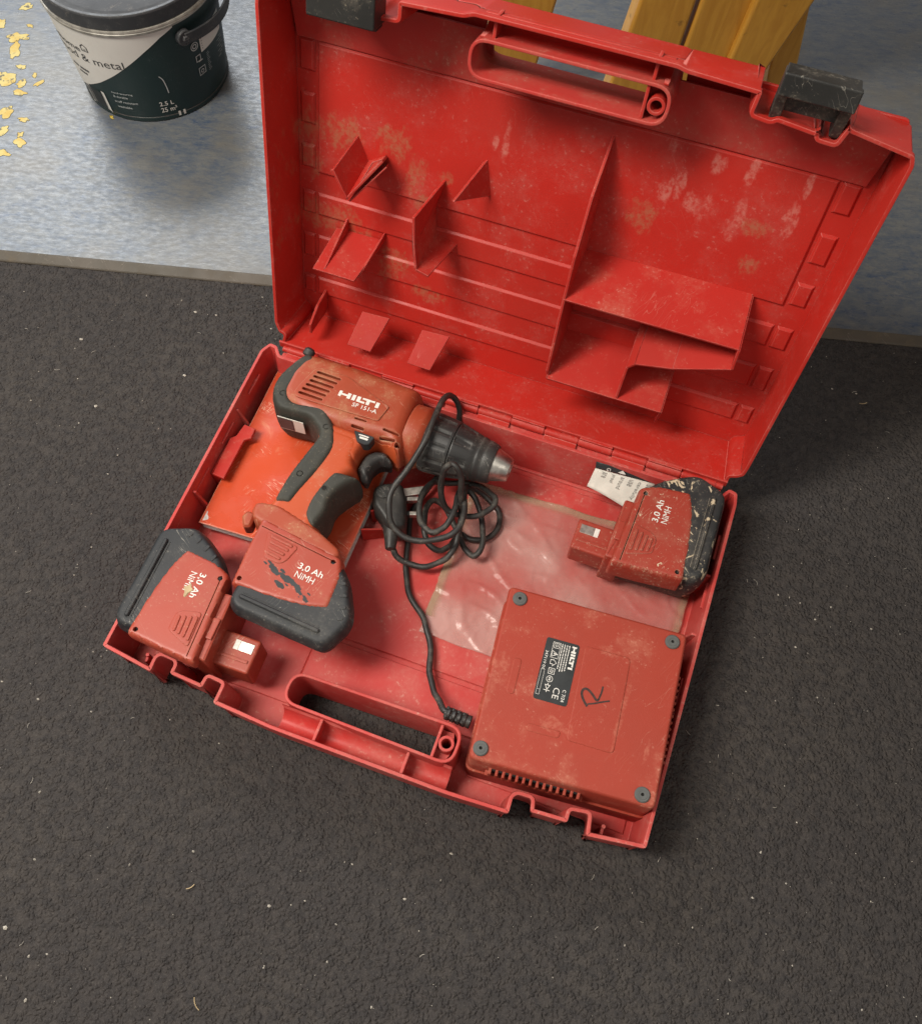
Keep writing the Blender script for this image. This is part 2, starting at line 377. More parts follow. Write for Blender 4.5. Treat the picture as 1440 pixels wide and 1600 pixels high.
def pillow_geo(poly, levels):
    """levels: (inset, z) from bottom to top"""
    p = ccw(poly); n = len(p); V = []; F = []
    for d, z in levels:
        V += [(x, y, z) for x, y in (inset(p, d) if abs(d) > 1e-9 else p)]
    for k in range(len(levels) - 1):
        for i in range(n):
            j = (i + 1) % n
            F.append((k * n + i, k * n + j, (k + 1) * n + j, (k + 1) * n + i))
    F.append(tuple(reversed(range(n)))); F.append(tuple((len(levels) - 1) * n + i for i in range(n)))
    return V, F

def in_poly(x, y, p):
    c = False; j = len(p) - 1
    for i in range(len(p)):
        if (p[i][1] > y) != (p[j][1] > y) and x < (p[j][0] - p[i][0]) * (y - p[i][1]) / (p[j][1] - p[i][1]) + p[i][0]: c = not c
        j = i
    return c

def densify(p, step):
    out = []
    for i in range(len(p)):
        a, b = p[i], p[(i + 1) % len(p)]; L = math.hypot(b[0] - a[0], b[1] - a[1])
        if L < 1e-7: continue
        n = max(1, int(L / step + .5))
        out += [(a[0] + (b[0] - a[0]) * t / n, a[1] + (b[1] - a[1]) * t / n) for t in range(n)]
    return out

def cdt(outer, holes=(), pts=()):
    """triangulate a polygon with holes and extra inner points"""
    V = []; E = []
    for lp in [outer, *holes]:
        o = len(V); V += [Vector(q[:2]) for q in lp]; E += [(o + i, o + (i + 1) % len(lp)) for i in range(len(lp))]
    V += [Vector(q) for q in pts]
    v, e, f, *_ = delaunay_2d_cdt(V, E, [], 0, 1e-7)
    v = [(q.x, q.y) for q in v]; F = []
    for t in f:
        x = sum(v[i][0] for i in t) / 3; y = sum(v[i][1] for i in t) / 3
        if in_poly(x, y, outer) and not any(in_poly(x, y, h) for h in holes): F.append(tuple(t))
    return v, F

def solid_from(v, F, ztop, zbot):
    """close a triangulated sheet between two height functions"""
    n = len(v); V = [(x, y, ztop[i]) for i, (x, y) in enumerate(v)] + [(x, y, zbot[i]) for i, (x, y) in enumerate(v)]
    out = [tuple(t) for t in F] + [tuple(n + i for i in reversed(t)) for t in F]
    cnt = {}
    for t in F:
        for a, b in zip(t, t[1:] + t[:1]): cnt[(a, b)] = 1
    out += [(b, a, n + a, n + b) for (a, b) in cnt if (b, a) not in cnt]
    return V, out

def plate_holes(outer, holes, z0, z1):
    v, F = cdt(ccw(outer), [ccw(h) for h in holes]); return solid_from(v, F, [z1] * len(v), [z0] * len(v))

def sdf_geo(poly, levels, holes=(), step=.0018, hole_depth=.005):
    p = ccw(poly); d0 = min(l[0] for l in levels)
    if abs(d0) > 1e-7: p = inset(p, d0)
    p = densify(p, step)
    lv = [(a - d0, z) for a, z in levels]
    im = [i for i, l in enumerate(lv) if l[0] < 1e-7]
    up = lv[im[-1]:]; lo = list(reversed(lv[:im[0] + 1]))
    x0 = min(q[0] for q in p); x1 = max(q[0] for q in p); y0 = min(q[1] for q in p); y1 = max(q[1] for q in p)
    A = np.array(p); Bv = np.roll(A, -1, 0) - A; L2 = (Bv ** 2).sum(1) + 1e-18
    def dist(P):
        P = np.asarray(P); w = P[:, None, :] - A[None]
        t = np.clip((w * Bv[None]).sum(2) / L2[None], 0, 1)
        return np.sqrt(((w - t[..., None] * Bv[None]) ** 2).sum(2).min(1))
    pts = []; r = 0; y = y0
    while y < y1:
        x = x0 + (step / 2 if r % 2 else 0)
        while x < x1:
            if in_poly(x, y, p): pts.append((x, y))
            x += step
        y += step * .866; r += 1
    if pts:
        D = dist(pts); pts = [q for q, d in zip(pts, D) if d > step * .45]
    hs = [ccw(h) for h in holes]
    if hs: pts = [q for q in pts if not any(in_poly(q[0], q[1], inset(h, -step * .3)) for h in hs)]
    v, F = cdt(p, hs, pts)
    D = dist(v)
    def prof(tab):
        xs = [a for a, z in tab]; zs = [z for a, z in tab]
        if len(xs) == 1: return np.full(len(D), zs[0])
        return np.interp(D, xs, zs)
    zt, zb = prof(up), prof(lo)
    V, F2 = solid_from(v, F, list(zt), list(zb)) if not hs else (None, None)
    if hs:   # blind recesses: walls and floors of their own
        n = len(v); top = {}
        V = [(x, y, zt[i]) for i, (x, y) in enumerate(v)] + [(x, y, zb[i]) for i, (x, y) in enumerate(v)]
        vb, Fb = cdt(p, [], []); ob = len(V)
        Db = dist(vb); V += [(x, y, float(np.interp(d, [a for a, z in lo], [z for a, z in lo]))) for (x, y), d in zip(vb, Db)]
        F2 = [tuple(t) for t in F]; bot = [tuple(ob + i for i in reversed(t)) for t in Fb]
        cnt = {}
        for t in F:
            for a, b in zip(t, t[1:] + t[:1]): cnt[(a, b)] = 1
        key = {(round(x, 6), round(y, 6)): ob + i for i, (x, y) in enumerate(vb)}
        dp = {}
        for (a, b) in cnt:
            if (b, a) in cnt: continue
            ka, kb = key.get((round(v[a][0], 6), round(v[a][1], 6))), key.get((round(v[b][0], 6), round(v[b][1], 6)))
            if ka is not None and kb is not None: F2.append((b, a, ka, kb))
            else:
                for i in (a, b):
                    if i not in dp: dp[i] = len(V); V.append((v[i][0], v[i][1], zt[i] - hole_depth))
                F2.append((b, a, dp[a], dp[b]))
        F2 += bot
        for h in hs:
            o = len(V); dd = dist(h); zz = float(min(np.interp(dd, [a for a, z in up], [z for a, z in up]))) - hole_depth * .9
            V += [(x, y, zz) for x, y in h]; F2.append(tuple(o + i for i in range(len(h))))
    return V, F2

def pillow(name, poly, levels, mat, parent, xf=ident, holes=(), **k):
    if max(a for a, z in levels) - min(a for a, z in levels) > .0028 or holes:
        V, F = sdf_geo(poly, levels, holes); k.setdefault('recalc', not holes)
    else: V, F = pillow_geo(poly, levels)
    return obj(name, V, F, mat, parent, xf, **k)

def round_levels(z0, z1, rad, n=4, rb=None):
    rb = rad if rb is None else rb
    L = [(rb * (1 - math.cos(a)), z0 + rb * (1 - math.sin(a))) for a in [math.pi / 2 * (1 - i / n) for i in range(n + 1)]]
    L = [(rb - rb * math.cos(math.pi / 2 * i / n), z0 + rb - rb * math.sin(math.pi / 2 * i / n)) for i in range(n, -1, -1)]
    L += [(rad - rad * math.cos(math.pi / 2 * i / n), z1 - rad + rad * math.sin(math.pi / 2 * i / n)) for i in range(n + 1)]
    return L

def ring_geo(outer_levels, inner_levels):
    """each: list of polygons3d (same count) outer bottom->top, then inner top->bottom"""
    rings = outer_levels + inner_levels; n = len(rings[0]); V = [v for r in rings for v in r]; F = []
    m = len(rings)
    for k in range(m):
        k2 = (k + 1) % m
        for i in range(n):
            j = (i + 1) % n
            F.append((k * n + i, k * n + j, k2 * n + j, k2 * n + i))
    return V, F

def merge(*parts):
    V, F = [], []
    for v, f in parts:
        o = len(V); V += list(v); F += [tuple(i + o for i in q) for q in f]
    return V, F

def box_geo(x0, x1, y0, y1, z0, z1):
    V = [(x0, y0, z0), (x1, y0, z0), (x1, y1, z0), (x0, y1, z0), (x0, y0, z1), (x1, y0, z1), (x1, y1, z1), (x0, y1, z1)]
    F = [(3, 2, 1, 0), (4, 5, 6, 7), (0, 1, 5, 4), (1, 2, 6, 5), (2, 3, 7, 6), (3, 0, 4, 7)]
    return V, F

def hexa(b, t):    # 4 bottom + 4 top points
    return list(b) + list(t), [(3, 2, 1, 0), (4, 5, 6, 7), (0, 1, 5, 4), (1, 2, 6, 5), (2, 3, 7, 6), (3, 0, 4, 7)]

def slab(pts, thick):   # any planar 3-d polygon given thickness along its normal
    P = [Vector(p) for p in pts]; n = Vector((0, 0, 0))
    for i in range(len(P)): n += P[i].cross(P[(i + 1) % len(P)])
    n = n.normalized() * thick / 2; m = len(P)
    V = [tuple(p - n) for p in P] + [tuple(p + n) for p in P]
    F = [tuple(reversed(range(m))), tuple(range(m, 2 * m))] + [(i, (i + 1) % m, m + (i + 1) % m, m + i) for i in range(m)]
    return V, F

def tube_geo(path, rad, n=10, caps=True):
    P = [Vector(p) for p in path]; V = []; F = []
    t = (P[1] - P[0]).normalized(); up = Vector((0, 0, 1)) if abs(t.z) < .9 else Vector((1, 0, 0))
    a = t.cross(up).normalized()
    for i, p in enumerate(P):
        t2 = ((P[min(i + 1, len(P) - 1)] - P[max(i - 1, 0)])).normalized()
        a = (a - t2 * a.dot(t2)).normalized(); b = t2.cross(a)
        r = rad[i] if isinstance(rad, (list, tuple)) else rad
        V += [tuple(p + (a * math.cos(2 * math.pi * k / n) + b * math.sin(2 * math.pi * k / n)) * r) for k in range(n)]
    for i in range(len(P) - 1):
        for k in range(n):
            k2 = (k + 1) % n; F.append((i * n + k, i * n + k2, (i + 1) * n + k2, (i + 1) * n + k))
    if caps: F += [tuple(reversed(range(n))), tuple((len(P) - 1) * n + k for k in range(n))]
    return V, F

def lathe_geo(prof, o, axis, n=48, flute=None):
    """prof: (distance along axis, radius)"""
    A = Vector(axis).normalized(); o = Vector(o)
    u = A.cross(Vector((0, 0, 1)) if abs(A.z) < .9 else Vector((1, 0, 0))).normalized(); v = A.cross(u); V = []; F = []
    for i, (d, r) in enumerate(prof):
        for k in range(n):
            rr = r * (1 + (flute(i, k, n) if flute else 0)); t = 2 * math.pi * k / n
            V.append(tuple(o + A * d + (u * math.cos(t) + v * math.sin(t)) * rr))
    for i in range(len(prof) - 1):
        for k in range(n):
            k2 = (k + 1) % n; F.append((i * n + k, i * n + k2, (i + 1) * n + k2, (i + 1) * n + k))
    F += [tuple(reversed(range(n))), tuple((len(prof) - 1) * n + k for k in range(n))]
    return V, F

def capsule_poly(x0, y0, x1, y1, r, n=5):
    a = math.atan2(y1 - y0, x1 - x0); out = []
    for k in range(n + 1):
        t = a - math.pi / 2 + math.pi * k / n; out.append((x1 + r * math.cos(t), y1 + r * math.sin(t)))
    for k in range(n + 1):
        t = a + math.pi / 2 + math.pi * k / n; out.append((x0 + r * math.cos(t), y0 + r * math.sin(t)))
    return out

def circle(cx, cy, r, n=20): return [(cx + r * math.cos(2 * math.pi * k / n), cy + r * math.sin(2 * math.pi * k / n)) for k in range(n)]

def text_geo(body, bold=0.0, spacing=1.0):
    cu = bpy.data.curves.new('t', 'FONT'); cu.body = body; cu.size = 1.0; cu.offset = bold; cu.space_character = spacing
    cu.resolution_u = 3
    ob = bpy.data.objects.new('t', cu); me = bpy.data.meshes.new_from_object(ob)
    V = [tuple(v.co) for v in me.vertices]; F = [tuple(p.vertices) for p in me.polygons]
    bpy.data.meshes.remove(me); bpy.data.objects.remove(ob); bpy.data.curves.remove(cu)
    return V, F

def fit_text(body, w, h, bold=0.0, spacing=1.0):
    """flat glyphs scaled to exactly w x h, lower left at the origin"""
    V, F = text_geo(body, bold, spacing)
    x0 = min(v[0] for v in V); x1 = max(v[0] for v in V); y0 = min(v[1] for v in V); y1 = max(v[1] for v in V)
    return [((v[0] - x0) / (x1 - x0) * w, (v[1] - y0) / (y1 - y0) * h, 0) for v in V], F

def logo_geo(w, h):
    """the five block letters H I L T I, run together"""
    R_ = []
    def r(a, b, c, d): R_.append((a, b, c, d))
    r(0, 1.5, 0, 10); r(1.5, 4.6, 3.4, 6.6); r(4.6, 6.4, 0, 10)            # H
    r(7.2, 9.0, 0, 10)                                                      # I
    r(9.8, 11.6, 0, 10); r(11.6, 14.2, 0, 3.1)                              # L
    r(12.6, 14.9, 6.9, 10); r(14.9, 16.7, 0, 10); r(16.7, 19.2, 6.9, 10)    # T
    r(19.9, 21.7, 0, 10)                                                    # I
    V, F = [], []
    for a, b, c, d in R_:
        o = len(V); V += [(a / 21.7 * w, c / 10 * h, 0), (b / 21.7 * w, c / 10 * h, 0), (b / 21.7 * w, d / 10 * h, 0), (a / 21.7 * w, d / 10 * h, 0)]
        F.append((o, o + 1, o + 2, o + 3))
    return V, F

def place2(ox, oy, ang, z):     # 2-d frame on a horizontal face
    c, s = math.cos(ang), math.sin(ang)
    return lambda x, y, zz: (ox + x * c - y * s, oy + x * s + y * c, z + zz)

def stamp(name, geo, mat, parent, xf, thick=.00025):
    """print with a hair of thickness"""
    V, F = geo; n = len(V)
    V2 = [(v[0], v[1], 0) for v in V] + [(v[0], v[1], thick) for v in V]
    F2 = [tuple(i + n for i in f) for f in F]
    from collections import Counter
    ec = Counter(); ed = {}
    for f in F:
        for a, b in zip(f, f[1:] + f[:1]): ec[frozenset((a, b))] += 1; ed[frozenset((a, b))] = (a, b)
    F2 += [(a, b, b + n, a + n) for k, (a, b) in ed.items() if ec[k] == 1]
    return obj(name, V2, F2, mat, parent, xf, smooth=0, recalc=False)

def bars(rows):
    V, F = [], []
    for x0, x1, y0, y1 in rows:
        o = len(V); V += [(x0, y0, 0), (x1, y0, 0), (x1, y1, 0), (x0, y1, 0)]; F.append((o, o + 1, o + 2, o + 3))
    return V, F

def outline_geo(poly, w):
    p = ccw(poly); q = inset(p, w); n = len(p)
    return [(x, y, 0) for x, y in p] + [(x, y, 0) for x, y in q], [(i, (i + 1) % n, n + (i + 1) % n, n + i) for i in range(n)]

def stroke_geo(path, w):
    P = [Vector(p) for p in path]; V = []; F = []
    for i, p in enumerate(P):
        t = (P[min(i + 1, len(P) - 1)] - P[max(i - 1, 0)]).normalized(); n = Vector((-t.y, t.x)) * w / 2
        V += [(p.x + n.x, p.y + n.y, 0), (p.x - n.x, p.y - n.y, 0)]
    F = [(2 * i, 2 * i + 1, 2 * i + 3, 2 * i + 2) for i in range(len(P) - 1)]
    return V, F

# ================================================================== SETTING
EA = math.atan2(.4312 - .1976, .3752 + .5659)
ce, se = math.cos(EA), math.sin(EA)
def ab(a, b): return (a * ce - b * se, a * se + b * ce)
def build_floor():
    # carpet: one sheet, the pile modelled where the camera sees it
    step = .0028; a0, a1, b0, b1 = -.72, .72, -.70, .3175
    na, nb = int((a1 - a0) / step), int((b1 - b0) / step)
    V = []; F = []
    for j in range(nb + 1):
        b = b0 + (b1 - b0) * j / nb
        for i in range(na + 1):
            a = a0 + (a1 - a0) * i / na
            h = mnoise.noise((a * 110, b * 110, 1.3)) * .0013 + mnoise.noise((a * 60, b * 60, 3.1)) * .0004
            x, y = ab(a, b); V.append((x, y, h))
    for j in range(nb):
        for i in range(na):
            k = j * (na + 1) + i; F.append((k, k + 1, k + na + 2, k + na + 1))
    k = len(V)
    for (p, q, r, s) in ((-4, a0, -4, b1), (a1, 4, -4, b1), (a0, a1, -4, b0)):
        o = len(V); V += [(*ab(p, r), 0), (*ab(q, r), 0), (*ab(q, s), 0), (*ab(p, s), 0)]; F.append((o, o + 1, o + 2, o + 3))
    c = obj('carpet', V, F, M['carpet'], recalc=False, smooth=180)
    tag(c, 'dark grey short pile carpet under the open case', kind='structure')
    V, F = hexa([(*ab(-4, .3275), -.002), (*ab(4, .3275), -.002), (*ab(4, 4), -.002), (*ab(-4, 4), -.002)],
                [(*ab(-4, .3275), .004), (*ab(4, .3275), .004), (*ab(4, 4), .004), (*ab(-4, 4), .004)])
    v = obj('vinyl_floor', V, F, M['vinyl'], smooth=0)
    tag(v, 'scuffed blue grey vinyl floor beyond the carpet', kind='structure')
    prof = [(.3172, -.002), (.3172, .0006), (.3185, .0018), (.3262, .0045), (.3280, .0052), (.3287, .0045), (.3287, -.002)]
    V = [(*ab(-4, b), z) for b, z in prof] + [(*ab(4, b), z) for b, z in prof]; n = len(prof)
    F = [(i, (i + 1) % n, n + (i + 1) % n, n + i) for i in range(n)]
    t = obj('floor_edge_strip', V, F, M['trim'], smooth=0)
    tag(t, 'narrow brown strip between carpet and vinyl', kind='structure')
    # worn patches where the vinyl has been scraped through to yellow
    P = [(-.7393, .5437, .013, .6), (-.721, .4913, .021, .55), (-.7127, .4711, .022, .4), (-.699, .4255, .019, .9), (-.6753, .4244, .010, .8), (-.6566, .4316, .011, .45),
         (-.669, .4098, .013, .5), (-.6669, .3773, .016, .7), (-.6422, .3737, .010, .5), (-.6548, .3494, .013, .6), (-.6273, .3408, .011, .9), (-.6366, .32, .013, .6), (-.753, .5046, .012, 1), (-.5506, .4127, .006, .4),
         (-.6900, .4480, .009, .7), (-.7000, .4050, .008, .8), (-.668, .4420, .006, .7), (-.7180, .5150, .007, .6), (-.633, .352, .006, .8)]
    for k, (x, y, r, asp) in enumerate(P):
        pl = []; n = 30; rot = random.uniform(0, 3)
        for i in range(n):
            t = 2 * math.pi * i / n
            rr = r * .62 * (1 + .75 * mnoise.noise((math.cos(t) * 1.2 + k * 5, math.sin(t) * 1.2, k)) + .22 * mnoise.noise((math.cos(t) * 3 + k, math.sin(t) * 3, 9)))
            u, w = rr * math.cos(t), rr * asp * math.sin(t)
            pl.append((x + u * math.cos(rot) - w * math.sin(rot), y + u * math.sin(rot) + w * math.cos(rot)))
        pillow('patch_edge', inset(ccw(pl), -.0005), [(0, .0036), (0, .00412)], M['patch_edge'], v, smooth=0)
        pillow('scraped_patch', pl, [(0, .0038), (0, .00424)], M['yellow'], v, smooth=0)
    # crumbs on the carpet
    V, F = [], []
    def crumb(x, y, r, h):
        o = len(V); n = 5; rot = random.uniform(0, 6); ax = random.uniform(.5, 1.6)
        pts = [(x + r * ax * math.cos(rot + 2 * math.pi * i / n) * random.uniform(.6, 1.1), y + r * math.sin(rot + 2 * math.pi * i / n) * random.uniform(.6, 1.1)) for i in range(n)]
        V.extend([(a, b, .0002) for a, b in pts]); V.append((x, y, .0008 + h))
        for i in range(n): F.append((o + i, o + (i + 1) % n, o + n))
        F.append(tuple(o + i for i in reversed(range(n))))
    def free(x, y):
        return not (-.235 < x < .235 and -.175 < y < .19)
    big = [(-.3948, .2015), (-.358, .2088), (-.3381, .2003), (-.4304, .1296), (-.313, .1269), (-.4391, .0488), (-.3376, .0859), (-.3774, .0648), (-.3083, .0632), (-.2386, -.2726), (-.1447, -.2967), (-.1845, -.3796), (-.0304, -.2871), (-.1715, -.4058), (-.2112, -.3685), (.32, -.12), (.34, .02), (.31, .10), (.30, .102), (.29, .101)]
    for x, y in big: crumb(x, y, random.uniform(.0011, .0019), .0008)
    for _ in range(1500):
        a, b = random.uniform(-.6, .6), random.uniform(-.6, .31); x, y = ab(a, b)
        if not free(x, y): continue
        r = .00036 + .0008 * random.random() ** 3.0
        crumb(x, y, r, r * .4)
    # blond shavings
    for _ in range(70):
        a, b = random.uniform(-.55, .55), random.uniform(-.6, .3); x, y = ab(a, b)
        if not free(x, y): continue
        t = random.uniform(0, 6.3); L = random.uniform(.0018, .006); bend = random.uniform(-.8, .8); pts = []
        for i in range(5):
            s = i / 4 * L; pts.append((x + s * math.cos(t + bend * i / 4), y + s * math.sin(t + bend * i / 4), .0009 + .0004 * math.sin(i)))
        g = tube_geo(pts, .00016, 4); o = len(V); V.extend(g[0]); F.extend([tuple(i + o for i in f) for f in g[1]])
    d = obj('carpet_crumbs', V, F, M['crumb'], smooth=0, recalc=False)
    tag(d, 'pale crumbs and fibres scattered over the dark carpet', 'debris', kind='stuff')
    # single larger shavings that can be picked out
    for (x, y, L, t) in ((-.0529, -.3665, .010, -1.0), (-.0923, -.2958, .007, .6), (.33, .33, .008, .2)):
        pts = [(x + (i / 5 - .5) * L * math.cos(t + .1 * i), y + (i / 5 - .5) * L * math.sin(t + .1 * i), .0014) for i in range(6)]
        V, F = tube_geo(pts, .0004, 6)
        lab = {-.0529: 'longest straw coloured shaving on the carpet near the bottom edge', -.0923: 'short straw coloured shaving on the carpet left of the longest one', .33: 'thin pale shaving on the carpet just below the vinyl at right'}[x]
        tag(obj('wood_shaving', V, F, M['straw']), lab, 'shaving', 'shavings on the carpet')
build_floor()

def build_wood():
    root = empty('wooden_stool', (0.02, .66, .004))
    tag(root, 'yellow varnished wooden stool legs behind the open lid', 'stool')
    def leg(b0, b1, t0, t1, depth, ext=3.1, dy=0.0, name='leg'):
        B0, B1, T0, T1 = [Vector((p[0], p[1] + dy, z)) for p, z in ((b0, .0042), (b1, .0042), (t0, .16), (t1, .16))]
        T0 = B0 + (T0 - B0) * ext; T1 = B1 + (T1 - B1) * ext
        n = Vector((-(B1 - B0).y, (B1 - B0).x, 0)).normalized() * depth
        V, F = hexa([tuple(B0), tuple(B1), tuple(B1 + n), tuple(B0 + n)], [tuple(T0), tuple(T1), tuple(T1 + n), tuple(T0 + n)])
        return obj(name, V, F, M['wood'], root, bevel=.004, seg=3)
    leg((-.1742, .5774), (-.112, .6013), (-.1434, .5755), (-.0853, .5982), .030)
    leg((-.0272, .6339), (.0368, .6586), (-.0061, .6292), (.0480, .6503), .030)
    leg((.0402, .6597), (.0905, .6792), (.0526, .6519), (.1053, .6727), .030)
    leg((.1491, .7117), (.1795, .7233), (.1281, .6996), (.1562, .7106), .030)
    leg((.0905, .6700), (.1260, .6842), (.1053, .6610), (.1640, .6838), .014, 3.1, 0.0, 'brace')
    V, F = box_geo(-.22, .95, .47, 1.25, .494, .520); obj('shade_board', V, F, M['wood'], root, bevel=.006)  # invented board out of view, added to shade the floor at the far right
build_wood()

# ================================================================== TOOL CASE
H = .055
case = empty('tool_case', (0, 0, .001))
tag(case, 'open red plastic tool case lying on the carpet with its lid up', 'tool case')

FRONT = [(-.2268, -.156), (-.181, -.1620), (-.1815, -.1500), (-.1790, -.1473), (-.1685, -.1478), (-.1660, -.1500), (-.1660, -.1580), (-.1370, -.1600),
         (-.1362, -.1505), (-.1235, -.1515), (-.1235, -.1678), (-.0735, -.1708), (.0725, -.1708), (.1205, -.1682), (.1200, -.1555), (.1225, -.1525),
         (.1335, -.1518), (.1355, -.1612), (.1638, -.1592), (.1637, -.1500), (.1772, -.1478), (.1795, -.1634), (.2240, -.1572)]
BASE = FRONT + [(.2262, .1450), (.2245, .1560), (.2170, .1580), (.2110, .1490), (-.2110, .1495), (-.2175, .1580), (-.2250, .1590), (-.2300, .1490)]
BASE = ccw(fillet(BASE, .0022, 3))

def at_z(p, z): return [(x, y, z) for x, y in p]
V, F = ring_geo([at_z(inset(BASE, .0045), .0035), at_z(inset(BASE, .0016), H - .0062), at_z(inset(BASE, .0016), H - .006), at_z(BASE, H - .0052), at_z(BASE, H)],
                [at_z(inset(BASE, .0026), H), at_z(inset(BASE, .0036), H - .004), at_z(inset(BASE, .0068), .0035)])
wallg = (V, F)
HB = fillet([(-.0745, -.1480), (-.0745, -.1220), (.0683, -.1196), (.0683, -.1500)], .0125, 6)
floorg = plate_holes(inset(BASE, .0050), [inset(ccw(HB), .0018)], .0012, .0045)
# raised floor fields leave shallow channels between them, as moulded
fields = [(-.212, .212, .139, .1425), (-.212, .212, -.071, .134), (-.205, -.080, -.140, -.0755), (-.080, .212, -.115, -.0755), (.080, .212, -.145, -.1155)]
fg = [pillow_geo([(x0, y0), (x1, y0), (x1, y1), (x0, y1)], [(0, .0044), (0, .0056), (.0008, .0064)]) for x0, x1, y0, y1 in fields]
base_floor_wall = obj('base_shell', *merge(wallg, floorg), M['base'], case)
for g in fg: obj('floor_field', *g, M['base'], base_floor_wall)
base = base_floor_wall
base['label'] = 'lower half of the case'
# handle collar, channel and ribs of the lower half
hb = ccw(HB)
V, F = ring_geo([at_z(inset(hb, -.0016), .003), at_z(inset(hb, -.0006), H - .004), at_z(inset(hb, -.0006), H - .0005)],
                [at_z(inset(hb, .0018), H - .0005), at_z(inset(hb, .0022), H - .004), at_z(inset(hb, .0030), .003)])
obj('handle_collar', V, F, M['base'], base, bevel=.0006)
def half_pipe(x0, x1, ya, yb, top, depth, xf, name, parent, mat):
    n = 10; prof = []
    for i in range(n + 1):
        t = math.pi * i / n
        prof.append(((ya + yb) / 2 + (ya - yb) / 2 * math.cos(t), top - depth * (math.sin(t) ** .6)))
    V = [(x0, y, z) for y, z in prof] + [(x1, y, z) for y, z in prof] + [(x0, y, z - .002) for y, z in prof] + [(x1, y, z - .002) for y, z in prof]
    m = n + 1; F = []
    for i in range(n):
        F += [(i, i + 1, m + i + 1, m + i), (2 * m + i, 3 * m + i, 3 * m + i + 1, 2 * m + i + 1), (i, 2 * m + i, 2 * m + i + 1, i + 1), (m + i, m + i + 1, 3 * m + i + 1, 3 * m + i)]
    return obj(name, V, F, mat, parent, xf)
half_pipe(-.0735, .0690, -.1492, -.1688, H - .004, .022, ident, 'handle_channel', base, M['base'])
for x in (-.0395, .0335):
    V, F = box_geo(x - .0011, x + .0011, -.1690, -.1490, H - .024, H - .007); obj('handle_rib', V, F, M['base'], base)
# solid end with the small screw boss
def boss(name, cx, cy, z0, z1, xf, parent, side, y0, y1, mat, x_in, x_out):
    q = fillet([(x_in, y0), (x_out, y0), (x_out, y1), (x_in, y1)], .0005, 1)
    V, F = pillow_geo([(x_in - .0012, y0), (x_in + .0010, y0), (x_in + .0010, y1), (x_in - .0012, y1)], [(0, z0), (0, z1 - .001)])
    obj('boss_rib', V, F, mat, parent, xf)
    o = circle(cx, cy, .0062, 20); i = circle(cx, cy, .0040, 20)
    V, F = ring_geo([at_z(o, z0), at_z(o, z1)], [at_z(i, z1), at_z(i, z0)])
    obj(name, V, F, mat, parent, xf)
    q = [(x_in, y0 + .001), (x_out - .004, y0 + .001), (x_out, (y0 + y1) / 2), (x_out - .004, y1 - .001), (x_in, y1 - .001)]
    V, F = plate_holes(q, [circle(cx, cy, .0041, 16)], z0, z1 - .012); obj('boss_floor', V, F, mat, parent, xf)
boss('screw_boss', .0590, -.1350, .010, H - .001, ident, base, 1, -.1478, -.1222, M['base'], .0515, .0655)
# ribs and tabs along the side walls
for (x, y) in ((-.2235, .085), (-.2215, -.004), (-.2205, -.092)):
    V, F = hexa([(x - .001, y - .001, .005), (x + .013, y - .001, .005), (x + .013, y + .001, .005), (x - .001, y + .001, .005)],
                [(x - .003, y - .001, H - .006), (x - .0005, y - .001, H - .006), (x - .0005, y + .001, H - .006), (x - .003, y + .001, H - .006)])
    obj('wall_rib', V, F, M['base'], base)
for y in (.118, .062, .012, -.04):
    V, F = box_geo(-.2262, -.2236, y - .012, y + .012, H - .013, H - .0105); obj('wall_tab', V, F, M['base'], base, bevel=.0006)
for y in (.105, .058, -.03, -.095):
    V, F = box_geo(.2196, .2222, y - .012, y + .012, H - .013, H - .0105); obj('wall_tab', V, F, M['base'], base, bevel=.0006)
for (x, y) in ((.2185, .075), (.2190, .020), (.2195, -.05)):
    V, F = hexa([(x + .001, y + .001, .005), (x - .011, y + .001, .005), (x - .011, y - .001, .005), (x + .001, y - .001, .005)],
                [(x + .003, y + .001, H - .008), (x - .001, y + .001, H - .008), (x - .001, y - .001, H - .008), (x + .003, y - .001, H - .008)])
    obj('wall_rib', V, F, M['base'], base)
# small locating pins in the front corners
for x, y in ((.192, -.1500), (-.196, -.1475)):
    V, F = merge(box_geo(x - .001, x + .001, y - .0055, y, .005, .036), lathe_geo([(0, .0018), (.034, .0016)], (x, y, .005), (0, 0, 1), 10)); obj('locating_pin', V, F, M['base'], base)
# ribs that carry the booklet and a pair of clip ribs on the floor
for x in (-.200, -.150, -.100):
    V, F = box_geo(x - .001, x + .001, -.015, .140, .0062, .0178); obj('floor_rib', V, F, M['clip'], base)
for (x, y) in ((-.0700, .026), (-.0690, .046)):
    V, F = slab([(x - .008, y - .006, .0063), (x + .010, y + .004, .0063), (x + .008, y + .003, .024), (x - .008, y - .006, .030)], .0016); obj('clip_rib', V, F, M['clip'], base)
# hook tab over the booklet at the left wall
tp = [(-.2205, .0206), (-.2090, .0200), (-.2090, .0620), (-.2040, .0660), (-.2045, .0765), (-.2160, .0775), (-.2180, .0640), (-.2220, .0600)]
pillow('hook_tab', tp, [(.0005, .0365), (0, .0370), (0, .0392), (.0006, .0400)], M['clip'], base)
V, F = box_geo(-.2235, -.2165, .022, .060, .0062, .0372); obj('hook_web', V, F, M['clip'], base)

